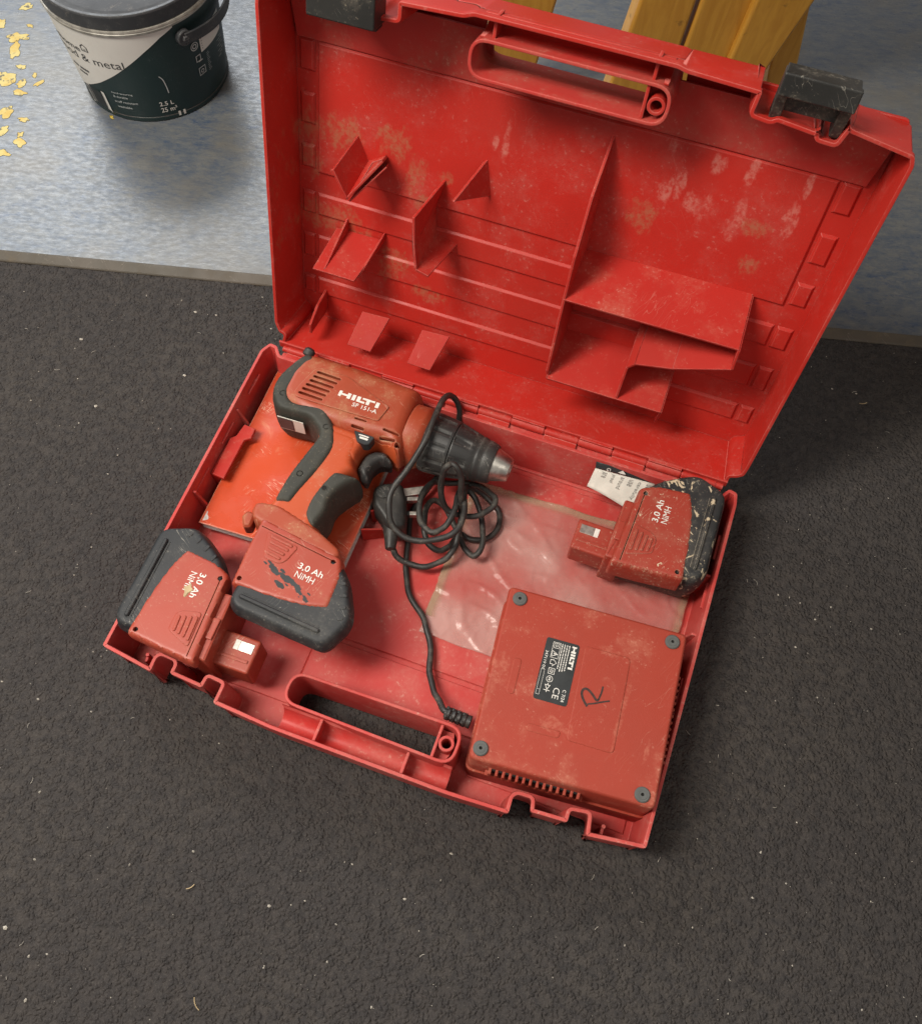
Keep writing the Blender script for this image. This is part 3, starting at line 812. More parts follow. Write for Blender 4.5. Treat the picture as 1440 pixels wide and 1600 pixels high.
# hinge knuckles
kx = [-.206 + .0316 * i for i in range(14)]
for i, x in enumerate(kx[:-1]):
    r = .0040 if i % 2 else .0035
    y0, z0 = .1575, .0555
    V, F = lathe_geo([(0, r * .85), (.0006, r), (.0304, r), (.031, r * .85)], (x, y0, z0), (1, 0, 0), 14)
    if i % 2: g2 = box_geo(x + .0004, x + .0306, .1570, .1600, z0, z0 + .0065)
    else: g2 = box_geo(x + .0004, x + .0306, .1480, .1575, z0 - .0036, z0 - .0006)
    obj('hinge_knuckle', *merge((V, F), g2), M['case'], case)

V, F = lathe_geo([(0, .0028), (.4210, .0028)], (-.2105, .1575, .0555), (1, 0, 0), 12); obj('hinge_pin', V, F, M['case'], case)
V, F = box_geo(-.2105, .2105, .1470, .1560, .0495, .0520); obj('hinge_strip', V, F, M['base'], case, bevel=.0006)
V, F = merge(*[lathe_geo([(0, .0005), (.001, .0005)], (9, 9, -9), (1, 0, 0), 3)]) if False else box_geo(-.2150, .2130, .1590, .1612, .0545, .0625); obj('hinge_strip', V, F, M['case'], case, bevel=.0006)

# ------------------------------------------------------------------ lid
LP = [(-.2165, -.0045), (.2145, -.0055), (.2140, .0035), (.2195, .0055), (.2245, .0100), (.2255, .0190), (.2325, .3020), (.2300, .3085), (.1875, .3148),
      (.1852, .3165), (.1832, .3102), (.1815, .3035), (.1700, .3040), (.1695, .3105), (.1674, .3075), (.1414, .3100), (.1377, .3072), (.1258, .3085), (.1268, .3235), (.0775, .3250), (.0712, .3265),
      (-.0680, .3262), (-.0750, .3236), (-.1206, .3212), (-.1206, .3095), (-.1330, .3085), (-.1365, .3105), (-.1650, .3085), (-.1670, .3050), (-.1800, .3040), (-.1825, .3165), (-.1870, .3150),
      (-.2255, .3085), (-.2275, .2960), (-.2228, .0180), (-.2190, .0085), (-.2140, .0070)]
LP = ccw(fillet(LP, .0020, 3))
T = TL
def back_clamp(p):
    out = []
    for u, q in p:
        lim = .3158 if -.125 < u < .074 else .3195 if .074 <= u < .13 else .3185 if u < .186 and u > .12 else .3120
        out.append((u, min(q, lim)))
    return out
V, F = ring_geo([at_z(back_clamp(inset(LP, .0018)), -T + .001), at_z(inset(LP, .0012), -.0062), at_z(inset(LP, .0012), -.006), at_z(LP, -.005), at_z(LP, 0)],
                [at_z(inset(LP, .0026), 0), at_z(inset(LP, .0034), -.003), at_z(inset(LP, .0066), -T + .001)])
lidwall = (V, F)
HL = ccw(fillet([(-.0681, .2835), (.0728, .2835), (.0728, .3108), (-.0681, .3108)], .0125, 6))
HO = inset(HL, -.0035)
backg = plate_holes([(u, min(q, .3105)) for u, q in densify(fillet([(-.2165, -.002), (.2145, -.003), (.2225, .012), (.2290, .302), (.2265, .3098), (-.2230, .3098), (-.2250, .300), (-.2195, .012)], .003, 2), .05)], [HO], -T - .0024, -T + .0006)
lid = obj('lid_shell', *merge(lidwall, backg), M['panel'], case, lidx)
lid['label'] = 'raised lid half of the case'
# inner panel: raised fields with recessed channels between, and the sloped band along the top
fl = [(-.2015, .2015, .1505, .2595), (-.2015, .2015, .1105, .1318), (-.2015, .2015, .0660, .0900), (-.2015, .2015, .0270, .0454),
      (.2040, .2175, .2350, .2595), (.2040, .2175, .1920, .2178), (.2040, .2175, .1535, .1742), (.2040, .2175, .1105, .1318), (.2040, .2165, .0660, .0900), (.2040, .2160, .0270, .0454),
      (-.2170, -.2040, .2350, .2595), (-.2170, -.2040, .1920, .2178), (-.2165, -.2040, .1535, .1742), (-.2160, -.2040, .1105, .1318), (-.2155, -.2040, .0660, .0900), (-.2150, -.2040, .0270, .0454)]
for k, (x0, x1, s0, s1) in enumerate(fl):
    V, F = pillow_geo([(x0, s0), (x1, s0), (x1, s1), (x0, s1)], [(0, -T + .0004), (0, -T + .0010), (.0018, -T + .0028)])
    obj('panel_field', V, F, M['panel'], lid, lidx)
bo = ccw([(-.2182, .2602), (.2188, .2602), (.2240, .3020), (-.2215, .3020)])
# the band slopes forward to the handle; below the handle it is cut to the collar
v_, F_ = cdt(densify(bo, .01), [], [q for q in [(-.21 + .01 * i, .264 + .006 * j) for i in range(43) for j in range(6)] if not in_poly(q[0], q[1], inset(HL, -.0045))])
F_ = [t for t in F_ if not in_poly(sum(v_[i][0] for i in t) / 3, sum(v_[i][1] for i in t) / 3, inset(HL, .0005))]
zt_ = [-T + .0030 + .009 * max(0, (y - .2602) / .042) for x, y in v_]
V, F = solid_from(v_, F_, zt_, [z - .0022 for z in zt_])
band = obj('top_band', V, F, M['case_dusty'], lid, lidx)
TD = .026
V, F = ring_geo([at_z(inset(HL, -.0006), -T), at_z(inset(HL, -.0004), -.004), at_z(inset(HL, -.0004), -.001)],
                [at_z(inset(HL, .0020), -.001), at_z(inset(HL, .0024), -.004), at_z(inset(HL, .0026), -TD), at_z(inset(HL, .0004), -TD - .001), at_z(inset(HL, .0002), -T)])
obj('handle_collar', V, F, M['case_dusty'], lid, lidx, bevel=.0005)
half_pipe(-.0630, .0680, .3106, .3238, -.004, .020, lidx, 'handle_channel', lid, M['case'])
for x in (-.0535, .0576):
    V, F = box_geo(x - .0011, x + .0011, .3100, .3242, -.022, -.006); obj('handle_rib', V, F, M['case'], lid, lidx)
boss('screw_boss', .0640, .2965, -.040, -.002, lidx, lid, 1, .2858, .3085, M['case'], .0560, .0705)

def plate(name, pts, th=.0021):   # pts in the lid frame (u, s, depth behind the opening)
    P = [(u, s, -d) for u, s, d in pts]
    Wp = [lidx(*q) for q in P]
    V, F = slab(Wp, th); return obj(name, V, F, M['clip'], lid, smooth=0)
B = T - .0015
# big divider and the stepped compartment
plate('compartment_divider', [(.0368, .2500, B), (.0350, .2140, .018), (.0346, .1700, .0025), (.0343, .1300, .002), (.0345, .0560, .002), (.0352, .0510, .0040), (.0372, .0700, B)])
plate('compartment_plate', [(.0340, .1300, .002), (.1776, .1312, .002), (.1755, .1535, B), (.0370, .1515, B)])
plate('compartment_plate', [(.1778, .1312, .002), (.1786, .1118, .002), (.1768, .1330, B), (.1756, .1535, B)])
plate('compartment_plate', [(.1786, .1116, .002), (.1348, .0958, .002), (.1348, .1170, B), (.1766, .1330, B)])
plate('compartment_plate', [(.1348, .0958, .002), (.1046, .0894, .002), (.1050, .1110, B), (.1348, .1170, B)])
plate('compartment_plate', [(.1046, .0894, .002), (.0990, .0835, .002), (.0996, .1050, B), (.1050, .1110, B)])
plate('compartment_plate', [(.0989, .0838, .002), (.0980, .0485, .002), (.0988, .0700, B), (.0996, .1050, B)])
plate('compartment_plate', [(.0350, .0490, .002), (.0365, .0476, .002), (.1377, .0484, .002), (.1372, .0700, B), (.0372, .0700, B)])
plate('compartment_fin', [(.1378, .0486, .002), (.1372, .0200, .022), (.1372, .0200, B), (.1372, .0700, B)])
# clips on the left side of the lid
plate('v_clip', [(-.1700, .1822, .007), (-.1575, .1605, .007), (-.1560, .1735, B), (-.1660, .1935, B)])
plate('v_clip', [(-.1575, .1605, .007), (-.1360, .1890, .028), (-.1400, .1830, B), (-.1560, .1735, B)])
plate('v_clip', [(-.1560, .1570, .010), (-.1330, .1840, .030), (-.1385, .1770, B), (-.1545, .1680, B)], .0012)
plate('shelf_clip', [(-.1868, .0848, .006), (-.1480, .0845, .006), (-.1385, .1032, B), (-.1830, .1022, B)])
plate('shelf_fin', [(-.1770, .0868, .008), (-.1728, .1170, B), (-.1728, .1022, B)], .0015)
plate('shelf_fin', [(-.1470, .0855, .012), (-.1380, .1120, B), (-.1385, .1030, B)], .0015)
plate('bracket_clip', [(-.0975, .1650, .001), (-.0955, .1400, .001), (-.0918, .1190, .001), (-.0918, .1240, B), (-.0945, .1500, B), (-.0885, .1770, B)])
plate('bracket_clip', [(-.0918, .1180, .001), (-.0808, .1142, .002), (-.0715, .1212, B), (-.0918, .1250, B)])
plate('triangle_clip', [(-.0560, .2040, B), (-.0692, .1830, .010), (-.0490, .1740, B)])
plate('corner_fin', [(-.1895, .0140, .006), (-.1890, .0250, .004), (-.1900, .0340, .022), (-.1930, .0340, B), (-.1930, .0100, B)])
for u0, u1 in ((-.1515, -.1290), (-.0925, -.0705)):
    plate('ramp_clip', [(u0, .0150, .0045), (u1, .0145, .0045), (u1 + .008, .0385, .029), (u0 + .004, .0370, .029)], .0020)
    um = (u0 + u1) / 2 + .002
    plate('ramp_web', [(um, .0140, .0060), (um + .006, .0365, .030), (um + .006, .0140, .046), (um, .0060, .012)], .0016)
# black latches at the top edge
def latch(u0, u1, s_lo, s_hi, d_front, tilt, lab):
    g = []
    root_part = obj('latch', *box_geo(u0, u1, s_hi - .0145, s_hi, -.0045 + d_front, d_front + .0015), M['latch'], case, lidx, bevel=.0012)
    root_part['label'] = lab
    for u in (u0 + .0040, u1 - .0040):
        V, F = hexa([(u - .0036, s_lo, -.026), (u + .0036, s_lo, -.026), (u + .0036, s_lo, -.006), (u - .0036, s_lo, -.006)],
                    [(u - .0036, s_hi - .003, -.020 + d_front), (u + .0036, s_hi - .003, -.020 + d_front), (u + .0036, s_hi - .003, d_front - .002), (u - .0036, s_hi - .003, d_front - .002)])
        obj('latch_arm', V, F, M['latch'], root_part, lidx, bevel=.0008)
    V, F = box_geo(u0 + .001, u1 - .001, s_hi - .0035, s_hi - .0005, -.018 + d_front, -.004 + d_front); obj('latch_lip', V, F, M['latch'], root_part, lidx, bevel=.0008)
    V, F = box_geo(u0 + .007, u1 - .007, s_lo + .0085, s_hi - .006, -.012, -.008); obj('latch_shade_fill', V, F, M['latch'], root_part, lidx)  # black fill painting the shade of the cavity between the arms
    return root_part
latch(.1352, .1835, .304, .3420, .010, 0, 'black plastic latch at the right of the lid edge')
V, F = box_geo(-.1830, -.1325, .3020, .3330, -.010, .0125)
ll = obj('latch', V, F, M['latch'], case, lidx, bevel=.0016); ll['label'] = 'black plastic latch at the left of the lid edge'
V, F = box_geo(-.1815, -.1340, .2990, .3015, -.008, .004); obj('latch_lip', V, F, M['latch'], ll, lidx, bevel=.0008)

# ================================================================== BOOKLET, BAG, TAG
bk = empty('instruction_booklet', (-.147, .06, .018))
tag(bk, 'glossy orange booklet lying under the drill', 'booklet')
BZ = .030
bpoly = [(-.2152, -.0226), (-.0794, -.0182), (-.0790, .1445), (-.2165, .1470)]
nx, ny = 24, 28
V, F = [], []
for lay in (0, 1):
    for j in range(ny + 1):
        for i in range(nx + 1):
            a, b = i / nx, j / ny
            x = (bpoly[0][0] * (1 - a) + bpoly[1][0] * a) * (1 - b) + (bpoly[3][0] * (1 - a) + bpoly[2][0] * a) * b
            y = (bpoly[0][1] * (1 - a) + bpoly[1][1] * a) * (1 - b) + (bpoly[3][1] * (1 - a) + bpoly[2][1] * a) * b
            z = BZ - .0007 * (1 - lay) + .0016 * math.sin(a * 3.14) * (.4 + .6 * b) + .0009 * mnoise.noise((x * 30, y * 30, 2)) - .0012
            V.append((x, y, z))
n1 = (nx + 1) * (ny + 1)
for j in range(ny):
    for i in range(nx):
        k = j * (nx + 1) + i
        F += [(k, k + nx + 1, k + nx + 2, k + 1), (n1 + k, n1 + k + 1, n1 + k + nx + 2, n1 + k + nx + 1)]
bd = [i for i in range(nx + 1)] + [j * (nx + 1) + nx for j in range(1, ny + 1)] + [ny * (nx + 1) + i for i in range(nx - 1, -1, -1)] + [j * (nx + 1) for j in range(ny - 1, 0, -1)]
F += [(bd[i], bd[(i + 1) % len(bd)], n1 + bd[(i + 1) % len(bd)], n1 + bd[i]) for i in range(len(bd))]
obj('cover', V, F, M['booklet'], bk, smooth=40)
for k in range(9):   # the page edges, fanned a little
    e = .0006 * math.sin(k * 1.7); z0 = .0180 + k * .00117
    pp = [(bpoly[0][0] + .002, bpoly[0][1] + .001), (bpoly[1][0] + e - .0004, bpoly[1][1] + .001), (bpoly[2][0] + e - .0004, bpoly[2][1] - .001), (bpoly[3][0] + .002, bpoly[3][1] - .001)]
    pillow('page_block', pp, [(0, z0), (0, z0 + .00095)], M['pages'], bk, smooth=0)

def build_bag():
    # dusty clear bag spread over the floor of the case
    c = [(.0005, -.0440), (.2130, -.0440), (.2142, .1180), (-.0030, .1120)]
    nx, ny = 130, 100; V = []; F = []; rim = []
    for j in range(ny + 1):
        for i in range(nx + 1):
            a, b = i / nx, j / ny
            x = (c[0][0] * (1 - a) + c[1][0] * a) * (1 - b) + (c[3][0] * (1 - a) + c[2][0] * a) * b
            y = (c[0][1] * (1 - a) + c[1][1] * a) * (1 - b) + (c[3][1] * (1 - a) + c[2][1] * a) * b
            w = mnoise.noise((x * 28, y * 28, 5)); w2 = abs(mnoise.noise((x * 22 + y * 30, y * 24 - x * 12, 8)))
            w3 = abs(mnoise.noise((x * 60 - y * 35, y * 55 + x * 20, 3)))
            x += .0012 * mnoise.noise((b * 9, 1, i > nx / 2)) + .0004 * mnoise.noise((b * 40, 2, i > nx / 2)); y += .001 * mnoise.noise((a * 9, 3, j > ny / 2)) + .0003 * mnoise.noise((a * 40, 5, j > ny / 2))
            z = .0074 + .0020 * max(0, w + .2) + .009 * max(0, .16 - w2) + .005 * max(0, .10 - w3) + .0003 * mnoise.noise((x * 160, y * 160, 1))
            V.append((x, y, z)); d = min(a * .215, (1 - a) * .215, b * .16, (1 - b) * .16)
            rim.append(max(0.0, min(1.0, (.0105 - d) / .006)) if b > .1 else 0.0)
    for j in range(ny):
        for i in range(nx):
            k = j * (nx + 1) + i; F.append((k, k + 1, k + nx + 2, k + nx + 1))
    o = obj('plastic_bag', V, F, M['bag'], smooth=180, recalc=False)
    at = o.data.attributes.new('rim', 'FLOAT', 'POINT')
    at.data.foreach_set('value', rim)
    sm = o.modifiers.new('film', 'SOLIDIFY'); sm.thickness = .00025
    tag(o, 'dusty clear plastic bag lying flat on the case floor', 'plastic bag')
build_bag()

def build_tag():
    root = empty('paper_tag', (.126, .142, .012))
    tag(root, 'white paper tag with a black strip near the hinge', 'tag')
    # a folded slip: black header against the back wall, white sheet sloping down
    def sheet(name, q, mat, lift=0.0, n=8):
        V = []; F = []
        for j in range(n + 1):
            for i in range(n + 1):
                a, b = i / n, j / n
                p = (Vector(q[0]) * (1 - a) + Vector(q[1]) * a) * (1 - b) + (Vector(q[3]) * (1 - a) + Vector(q[2]) * a) * b
                V.append((p.x, p.y, p.z + lift + .0010 * math.sin(a * 5) * (1 - b)))
        for j in range(n):
            for i in range(n):
                k = j * (n + 1) + i; F.append((k, k + 1, k + n + 2, k + n + 1))
        o = obj(name, V, F, mat, root, smooth=180, recalc=False)
        s = o.modifiers.new('t', 'SOLIDIFY'); s.thickness = .0004; return o
    sheet('white_slip', [(.0978, .1290, .0330), (.1480, .1175, .0330), (.1545, .1450, .0460), (.1000, .1420, .0460)], M['paper'])
    sheet('black_strip', [(.1000, .1420, .0463), (.1545, .1450, .0463), (.1540, .1478, .0520), (.0990, .1452, .0520)], M['label'])
    # print: stacked grey lines reading towards the hinge
    Q = [Vector(q) for q in ((.0978, .1290, .0330), (.1480, .1175, .0330), (.1545, .1450, .0460), (.1000, .1420, .0460))]
    def on(a, b): return (Q[0] * (1 - a) + Q[1] * a) * (1 - b) + (Q[3] * (1 - a) + Q[2] * a) * b + Vector((0, -.0004, .0007 + .0010 * math.sin(a * 5) * (1 - b)))
    for k, (txt, a0, L) in enumerate((('source', .88, .50), ('carefully', .73, .62), ('use', .59, .24), ('around', .45, .48), ('proof', .29, .36), ('are', .14, .26))):
        V, F = fit_text(txt, 1.0, .075, .004)
        obj('tag_print', [tuple(on(a0 + v[1], .93 - v[0] * L)) for v in V], F, M['greytext'], root, smooth=0, recalc=False)
    V, F = fit_text('G', .0032, .0036, .01); q0 = Vector((.1125, .1486, .0530)); dx = Vector((0, -.42, -.9)).normalized(); dy = Vector((1, .05, 0))
    V = [tuple(Vector((.1100, .1437, .0512)) + Vector((0, -.45, -.89)) * v[0] + dy * v[1] + Vector((0, -.0008, .0006))) for v in V]
    obj('tag_print', V, F, M['print'], root, smooth=0, recalc=False)
    V = [tuple(Vector((.1230, .1440, .0505)) + Vector((0, -.45, -.89)) * a + dy * b + Vector((0, -.0008, .0006))) for a, b in ((-.002, .0008), (.0012, -.0028), (.0018, 0.0008), (.0012, .0045))]
    obj('tag_print', V, [(0, 1, 2, 3)], M['print'], root, smooth=0, recalc=False)
build_tag()

# ================================================================== BATTERY PACKS
OUT = [(-.0470, .0625), (.0235, .0600), (.0375, .0478), (.0500, .0290), (.0552, .0165), (.0470, -.0060), (.0405, -.0115), (-.0350, -.0125), (-.0440, -.0060), (-.0445, .0045), (-.0455, .0400)]
RED = [(-.0532, .0672), (.0228, .0620), (.0298, .0480), (.0330, .0215), (.0316, .0188), (.0180, .0136), (.0020, .0104), (-.0200, .0076), (-.0440, .0060), (-.0474, .0066), (-.0512, .0400)]
def battery(name, xf0, zt, zb, red_mat, boot_mat, root, as_part=False, mirror=False, connector=True, taper=0.0):
    """xf0 maps the pack's own plane (x across, y towards the connector) to the case"""
    mx = -1 if mirror else 1
    def xf(x, y, z): p = xf0(mx * x, y); return (p[0], p[1], z)
    def mp(p): return p
    OUTs = fillet(OUT, .006, 4)
    hh = zt - zb
    lv = [(.013 + taper, zb), (.006 + taper * .9, zb + .006), (.0015 + taper * .62, zb + .024), (taper * .25, zb + hh * .60), (0, zt - .013), (.0016, zt - .0055), (.0036, zt - .0018), (.0052, zt - .0010)]
    if as_part:
        boot = pillow('battery_pack', OUTs, lv, boot_mat, root, xf, smooth=50); par = boot
    else:
        boot = pillow('boot', OUTs, lv, boot_mat, root, xf, smooth=50); par = root
    if not as_part: par2 = root
    par = boot if as_part else root
    lr = [(.0112 + taper, zb + .0004), (.0046 + taper * .9, zb + .006), (.0002 + taper * .62, zb + .024), (taper * .25, zb + hh * .60), (0, zt - .013), (0, zt - .005), (.0006, zt - .0022), (.0015, zt - .0006), (.0029, zt)]
    # the red shell only shows on one flank: grow it from the pack centre plane up
    sh = pillow('red_shell', fillet(RED, .0035, 4), lr, red_mat, par, xf, smooth=45, holes=[circle(.0180, .0560, .0020, 12), circle(-.0425, .0125, .0020, 12), [(-.0490, .0592), (.0205, .0562), (.0204, .0569), (-.0490, .0599)]])
    gp = ccw(fillet([(-.0425, .0572), (-.0128, .0555), (-.0160, .0410), (-.0198, .0362), (-.0342, .0362)], .003, 4))
    V, F = pillow_geo(gp, [(0, zt - .0004), (0, zt + .0004), (.0005, zt + .0007)]); obj('thumb_grip', V, F, red_mat, par, xf)
    for k in range(4):
        y = .0545 - .0045 * k; x0, x1 = -.0365 + .0012 * k, -.0185 - .0012 * k
        V, F = pillow_geo(capsule_poly(x0, y, x1, y - .0009, .00125, 4), [(0, zt), (0, zt + .0012), (.0005, zt + .0017)])
        obj('grip_bar', V, F, red_mat, par, xf)
    V, F = pillow_geo(capsule_poly(-.0335, 0, .0335, 0, .0019, 5), [(0, zt - .006), (0, zt), (.0010, zt + .0013)]); obj('boot_ridge', V, F, boot_mat, par, xf)
    V, F = pillow_geo(capsule_poly(-.0335, .0036, .0335, .0036, .0007, 5), [(0, zt - .006), (.0003, zt - .0006)]); obj('boot_ridge', V, F, boot_mat, par, xf)
    for k, (x, y, a, L) in enumerate(((.0312, .0425, -.9, .0034), (.0368, .0335, -.85, .0034), (.0412, .0245, -.8, .0030), (.0440, .0155, -.6, .0026))):
        V, F = pillow_geo(capsule_poly(x, y, x + L * math.cos(a + 1.2), y + L * math.sin(a + 1.2), .0016, 5), [(0, zt - .012), (0, zt - .0012), (.0006, zt - .0004)])
        obj('boot_nub', V, F, boot_mat, par, xf)
    # print
    def tx(x, y, z): return xf(x, y, zt + .0001 + z)
    g1 = fit_text('3,0 Ah', .0215, .0062, .012); g2 = fit_text('NiMH', .0165, .0054, -.002)
    def shift(g, ox, oy):
        return [((ox + (v[0] if not mirror else (-v[0]))), oy + v[1], 0) for v in g[0]], g[1]
    if not mirror:
        stamp('capacity_print', shift(g1, -.0052, .0385), M['print'], par, tx); stamp('capacity_print', shift(g2, -.0042, .0318), M['print'], par, tx)
    else:
        stamp('capacity_print', shift(g1, .0172, .0385), M['print'], par, tx); stamp('capacity_print', shift(g2, .0160, .0318), M['print'], par, tx)
    if connector:
        zc = zb + hh * .66
        V, F = box_geo(-.0420, -.0130, .060, .1020, zb + .016, zc); st = obj('connector_stem', V, F, red_mat, par, xf, bevel=.0022, seg=3)
        V, F = box_geo(-.0262, -.0180, .0865, .0985, zc - .0006, zc + .0006); obj('contact_plate', V, F, M['pin'], st if not as_part else par, xf, bevel=.0003)
        V, F = box_geo(-.0262, -.0180, .0822, .0863, zc - .0006, zc + .0004); obj('contact_label', V, F, M['print'], st if not as_part else par, xf)
        V, F = box_geo(-.0345, -.0318, .0700, .0985, zc - .001, zc + .0009); obj('stem_rail', V, F, red_mat, st, xf, bevel=.0004)
        V, F = pillow_geo(fillet([(-.0470, .0570), (-.0470, .0725), (.0100, .0705), (.0100, .0570)], .002, 3), round_levels(zb + .010, zt - .006, .002, 2)); obj('shoulder', V, F, red_mat, par, xf)
        V, F = box_geo(-.030, -.012, .0640, .0700, zt - .010, zt - .0040); obj('release_catch', V, F, red_mat, par, xf, bevel=.0008)
    return boot

def frame(c, ux, up):
    return lambda x, y: (c[0] + ux[0] * x + up[0] * y, c[1] + ux[1] * x + up[1] * y)
bl = empty('battery_pack', (-.180, -.098, .006))
tag(bl, 'red and dark grey battery pack in the left corner of the case, connector pointing right', 'battery pack', 'spare battery packs')
battery('left', frame((-.2106, -.0972), (.01, -1), (1, .01)), .080, .0066, M['shell'], M['boot'], bl, mirror=True, taper=.006)
br = empty('battery_pack', (.172, .09, .006))
tag(br, 'paint spattered red and black battery pack at the right end of the case', 'battery pack', 'spare battery packs')
battery('right', frame((.2032, .0983), (.0138, .9999), (-.9999, .0138)), .0750, .0095, M['shell_paint'], M['boot_paint'], br)
# dab of dried filler over the print of the left pack
nb_poly = [(-.1745 + .0042 * math.cos(t) * (1 + .4 * math.sin(3 * t)), -.0965 + .0050 * math.sin(t) * (1 + .3 * math.cos(4 * t))) for t in [2 * math.pi * i / 18 for i in range(18)]]
pillow('filler_dab', [(-.1745 + (x + .1745) * .8, y) for x, y in nb_poly], [(0, .0800), (.0006, .0807)], M['straw'], bl)

# ================================================================== DRILL
dr = empty('cordless_drill', (-.11, .07, .030))
tag(dr, 'red cordless drill driver with dark rubber grips lying on the booklet', 'drill')
ZC, ZT, ZB = .058, .0880, .0305
def dlv(zt, zb, r, n=5): return round_levels(zb, zt, r, n)
# motor housing
HOUS = [(-.1745, .1480), (-.1660, .1495), (-.1219, .1495), (-.0705, .1465), (-.0640, .1440), (-.0590, .0800), (-.0617, .0736), (-.0690, .0760), (-.0780, .0815), (-.0900, .0800), (-.1180, .0790), (-.1500, .0800), (-.1790, .0850), (-.1880, .0960), (-.1890, .1210), (-.1830, .1400)]
hz = fillet(HOUS, .006, 3)
lv = [(.016, ZB), (.007, ZB + .004), (.002, ZB + .012), (0, ZC), (.0006, ZC + .010), (.0024, ZT - .0125), (.0052, ZT - .0060), (.0088, ZT - .0025), (.0130, ZT - .0008)]
VS = []
ux = Vector((1, -.028)).normalized()
for k in range(6):
    t = k / 5; x0, y0 = -.1570 - .0068 * t, .1255 - .0249 * t
    VS.append(capsule_poly(x0, y0, x0 + .0205 * ux.x, y0 + .0205 * ux.y, .00125, 4))
SL = [capsule_poly(x0, y0, x1, y1, .0010, 4) for x0, y0, x1, y1 in ((-.1085, .0938, -.0990, .0938), (-.1090, .0872, -.0990, .0872), (-.0815, .0922, -.0685, .0918), (-.0826, .0860, -.0695, .0858))] + [circle(-.0661, .0830, .0022, 14)] + [inset(ccw(v), -.0004) for v in VS]
hs = pillow('motor_housing', hz, lv, M['housing'], dr, smooth=50, holes=SL)
# handle
HAND = [(-.1480, .0850), (-.1000, .0830), (-.0930, .0740), (-.0936, .0568), (-.0880, .0500), (-.0965, .0354), (-.1006, .0233), (-.1010, .0099), (-.1000, -.0100), (-.0760, -.0260), (-.1520, -.0160), (-.1464, .0007), (-.1440, .0323), (-.1365, .0650), (-.1370, .0740)]
pillow('handle', fillet(HAND, .006, 3), [(.012, ZB + .003), (.004, ZB + .009), (0, ZC - .004), (0, ZC + .004), (.0015, ZC + .015), (.0034, ZC + .0222), (.0060, ZC + .0258), (.0090, ZC + .0268)], M['handle'], dr, smooth=50)
# orange web between handle and housing
WEB = [(-.1330, .0860), (-.0640, .0845), (-.0625, .0745), (-.0690, .0765), (-.0780, .0820), (-.0890, .0800), (-.0935, .0700), (-.0935, .0560), (-.1200, .0560), (-.1330, .0700)]
pillow('trigger_guard', fillet(WEB, .005, 3), [(.006, ZB + .006), (0, ZC - .008), (0, ZC + .010), (.0014, ZC + .0200), (.0034, ZC + .0248), (.0060, ZC + .0262)], M['handle'], dr, smooth=50)
# rear rubber grip: wraps the back and runs down the handle
RR = [(-.1760, .1440), (-.1680, .1430), (-.1607, .1330), (-.1700, .1138), (-.1716, .1010), (-.1662, .0935), (-.1522, .0956), (-.1400, .0985), (-.1283, .0893), (-.1198, .0785), (-.1138, .0640), (-.1140, .0513), (-.1178, .0327), (-.1238, .0118), (-.1267, .0000), (-.1330, -.0030),
      (-.1430, -.0030), (-.1435, .0130), (-.1418, .0289), (-.1380, .0479), (-.1345, .0655), (-.1358, .0715), (-.1410, .0755), (-.1498, .0800), (-.1759, .0790), (-.1870, .0891), (-.1905, .0962), (-.1918, .1053), (-.1904, .1165), (-.1826, .1360)]
pillow('rear_grip', [q[:2] for q in catmull([(x, y, 0) for x, y in RR], 3, True)], [(.004, ZB + .004), (.0006, ZB + .016), (0, ZC), (.0004, ZC + .010), (.0010, ZC + .0195), (.0024, ZC + .0258), (.0042, ZC + .0282), (.0056, ZC + .0288)], M['rubber'], dr, smooth=50)
FR = [(-.1096, .0385), (-.1069, .0425), (-.0981, .0440), (-.0850, .0436), (-.0838, .0415), (-.0870, .0362), (-.0925, .0286), (-.0975, .0164), (-.0965, .0049), (-.0985, -.0060), (-.1010, -.0136), (-.1069, -.0142), (-.1132, -.0090), (-.1162, -.0027), (-.1168, .0099), (-.1138, .0260)]
pillow('front_grip', [q[:2] for q in catmull([(x, y, 0) for x, y in FR], 3, True)], [(.003, ZB + .006), (0, ZC - .010), (-.0004, ZC), (0, ZC + .010), (.0010, ZC + .0200), (.0024, ZC + .0250), (.0042, ZC + .0274), (.0056, ZC + .0280)], M['rubber'], dr, smooth=50)
for (x, y, z) in ((-.1779, .0956, ZC + .0285), (-.1290, .0772, ZC + .0285), (-.1316, .0276, ZC + .0285), (-.1071, .0225, ZC + .0280)):
    V, F = ring_geo([at_z(circle(x, y, .0027), z - .002), at_z(circle(x, y, .0027), z + .0003)], [at_z(circle(x, y, .0021), z + .0003), at_z(circle(x, y, .0021), z - .001)])
    obj('screw_well', V, F, M['rubber'], dr)
    V, F = pillow_geo(circle(x, y, .0021), [(0, z - .002), (0, z + .00005)]); obj('well_shade_disc', V, F, M['hole_shade'], dr)  # dark disc painted as the shade down the screw well
# raised side plate with its vents and lettering
PANEL = [(-.1612, .1275), (-.1560, .1310), (-.1302, .1302), (-.0850, .1138), (-.0890, .0971), (-.1553, .0955), (-.1655, .0958), (-.1690, .0995), (-.1672, .1090)]
pp = ccw(fillet(PANEL, .002, 3))
pz = ZT + .0004
pl = obj('side_plate', *plate_holes(pp, VS, ZT - .0012, pz), M['housing'], dr, bevel=.0003, seg=1)
stamp('logo_print', logo_geo(.0378, .0056), M['print'], dr, place2(-.1315, .1090, -.010, pz))
stamp('model_print', fit_text('SF 151-A', .0228, .0040, .008), M['print'], dr, place2(-.1160, .1032, -.012, pz))
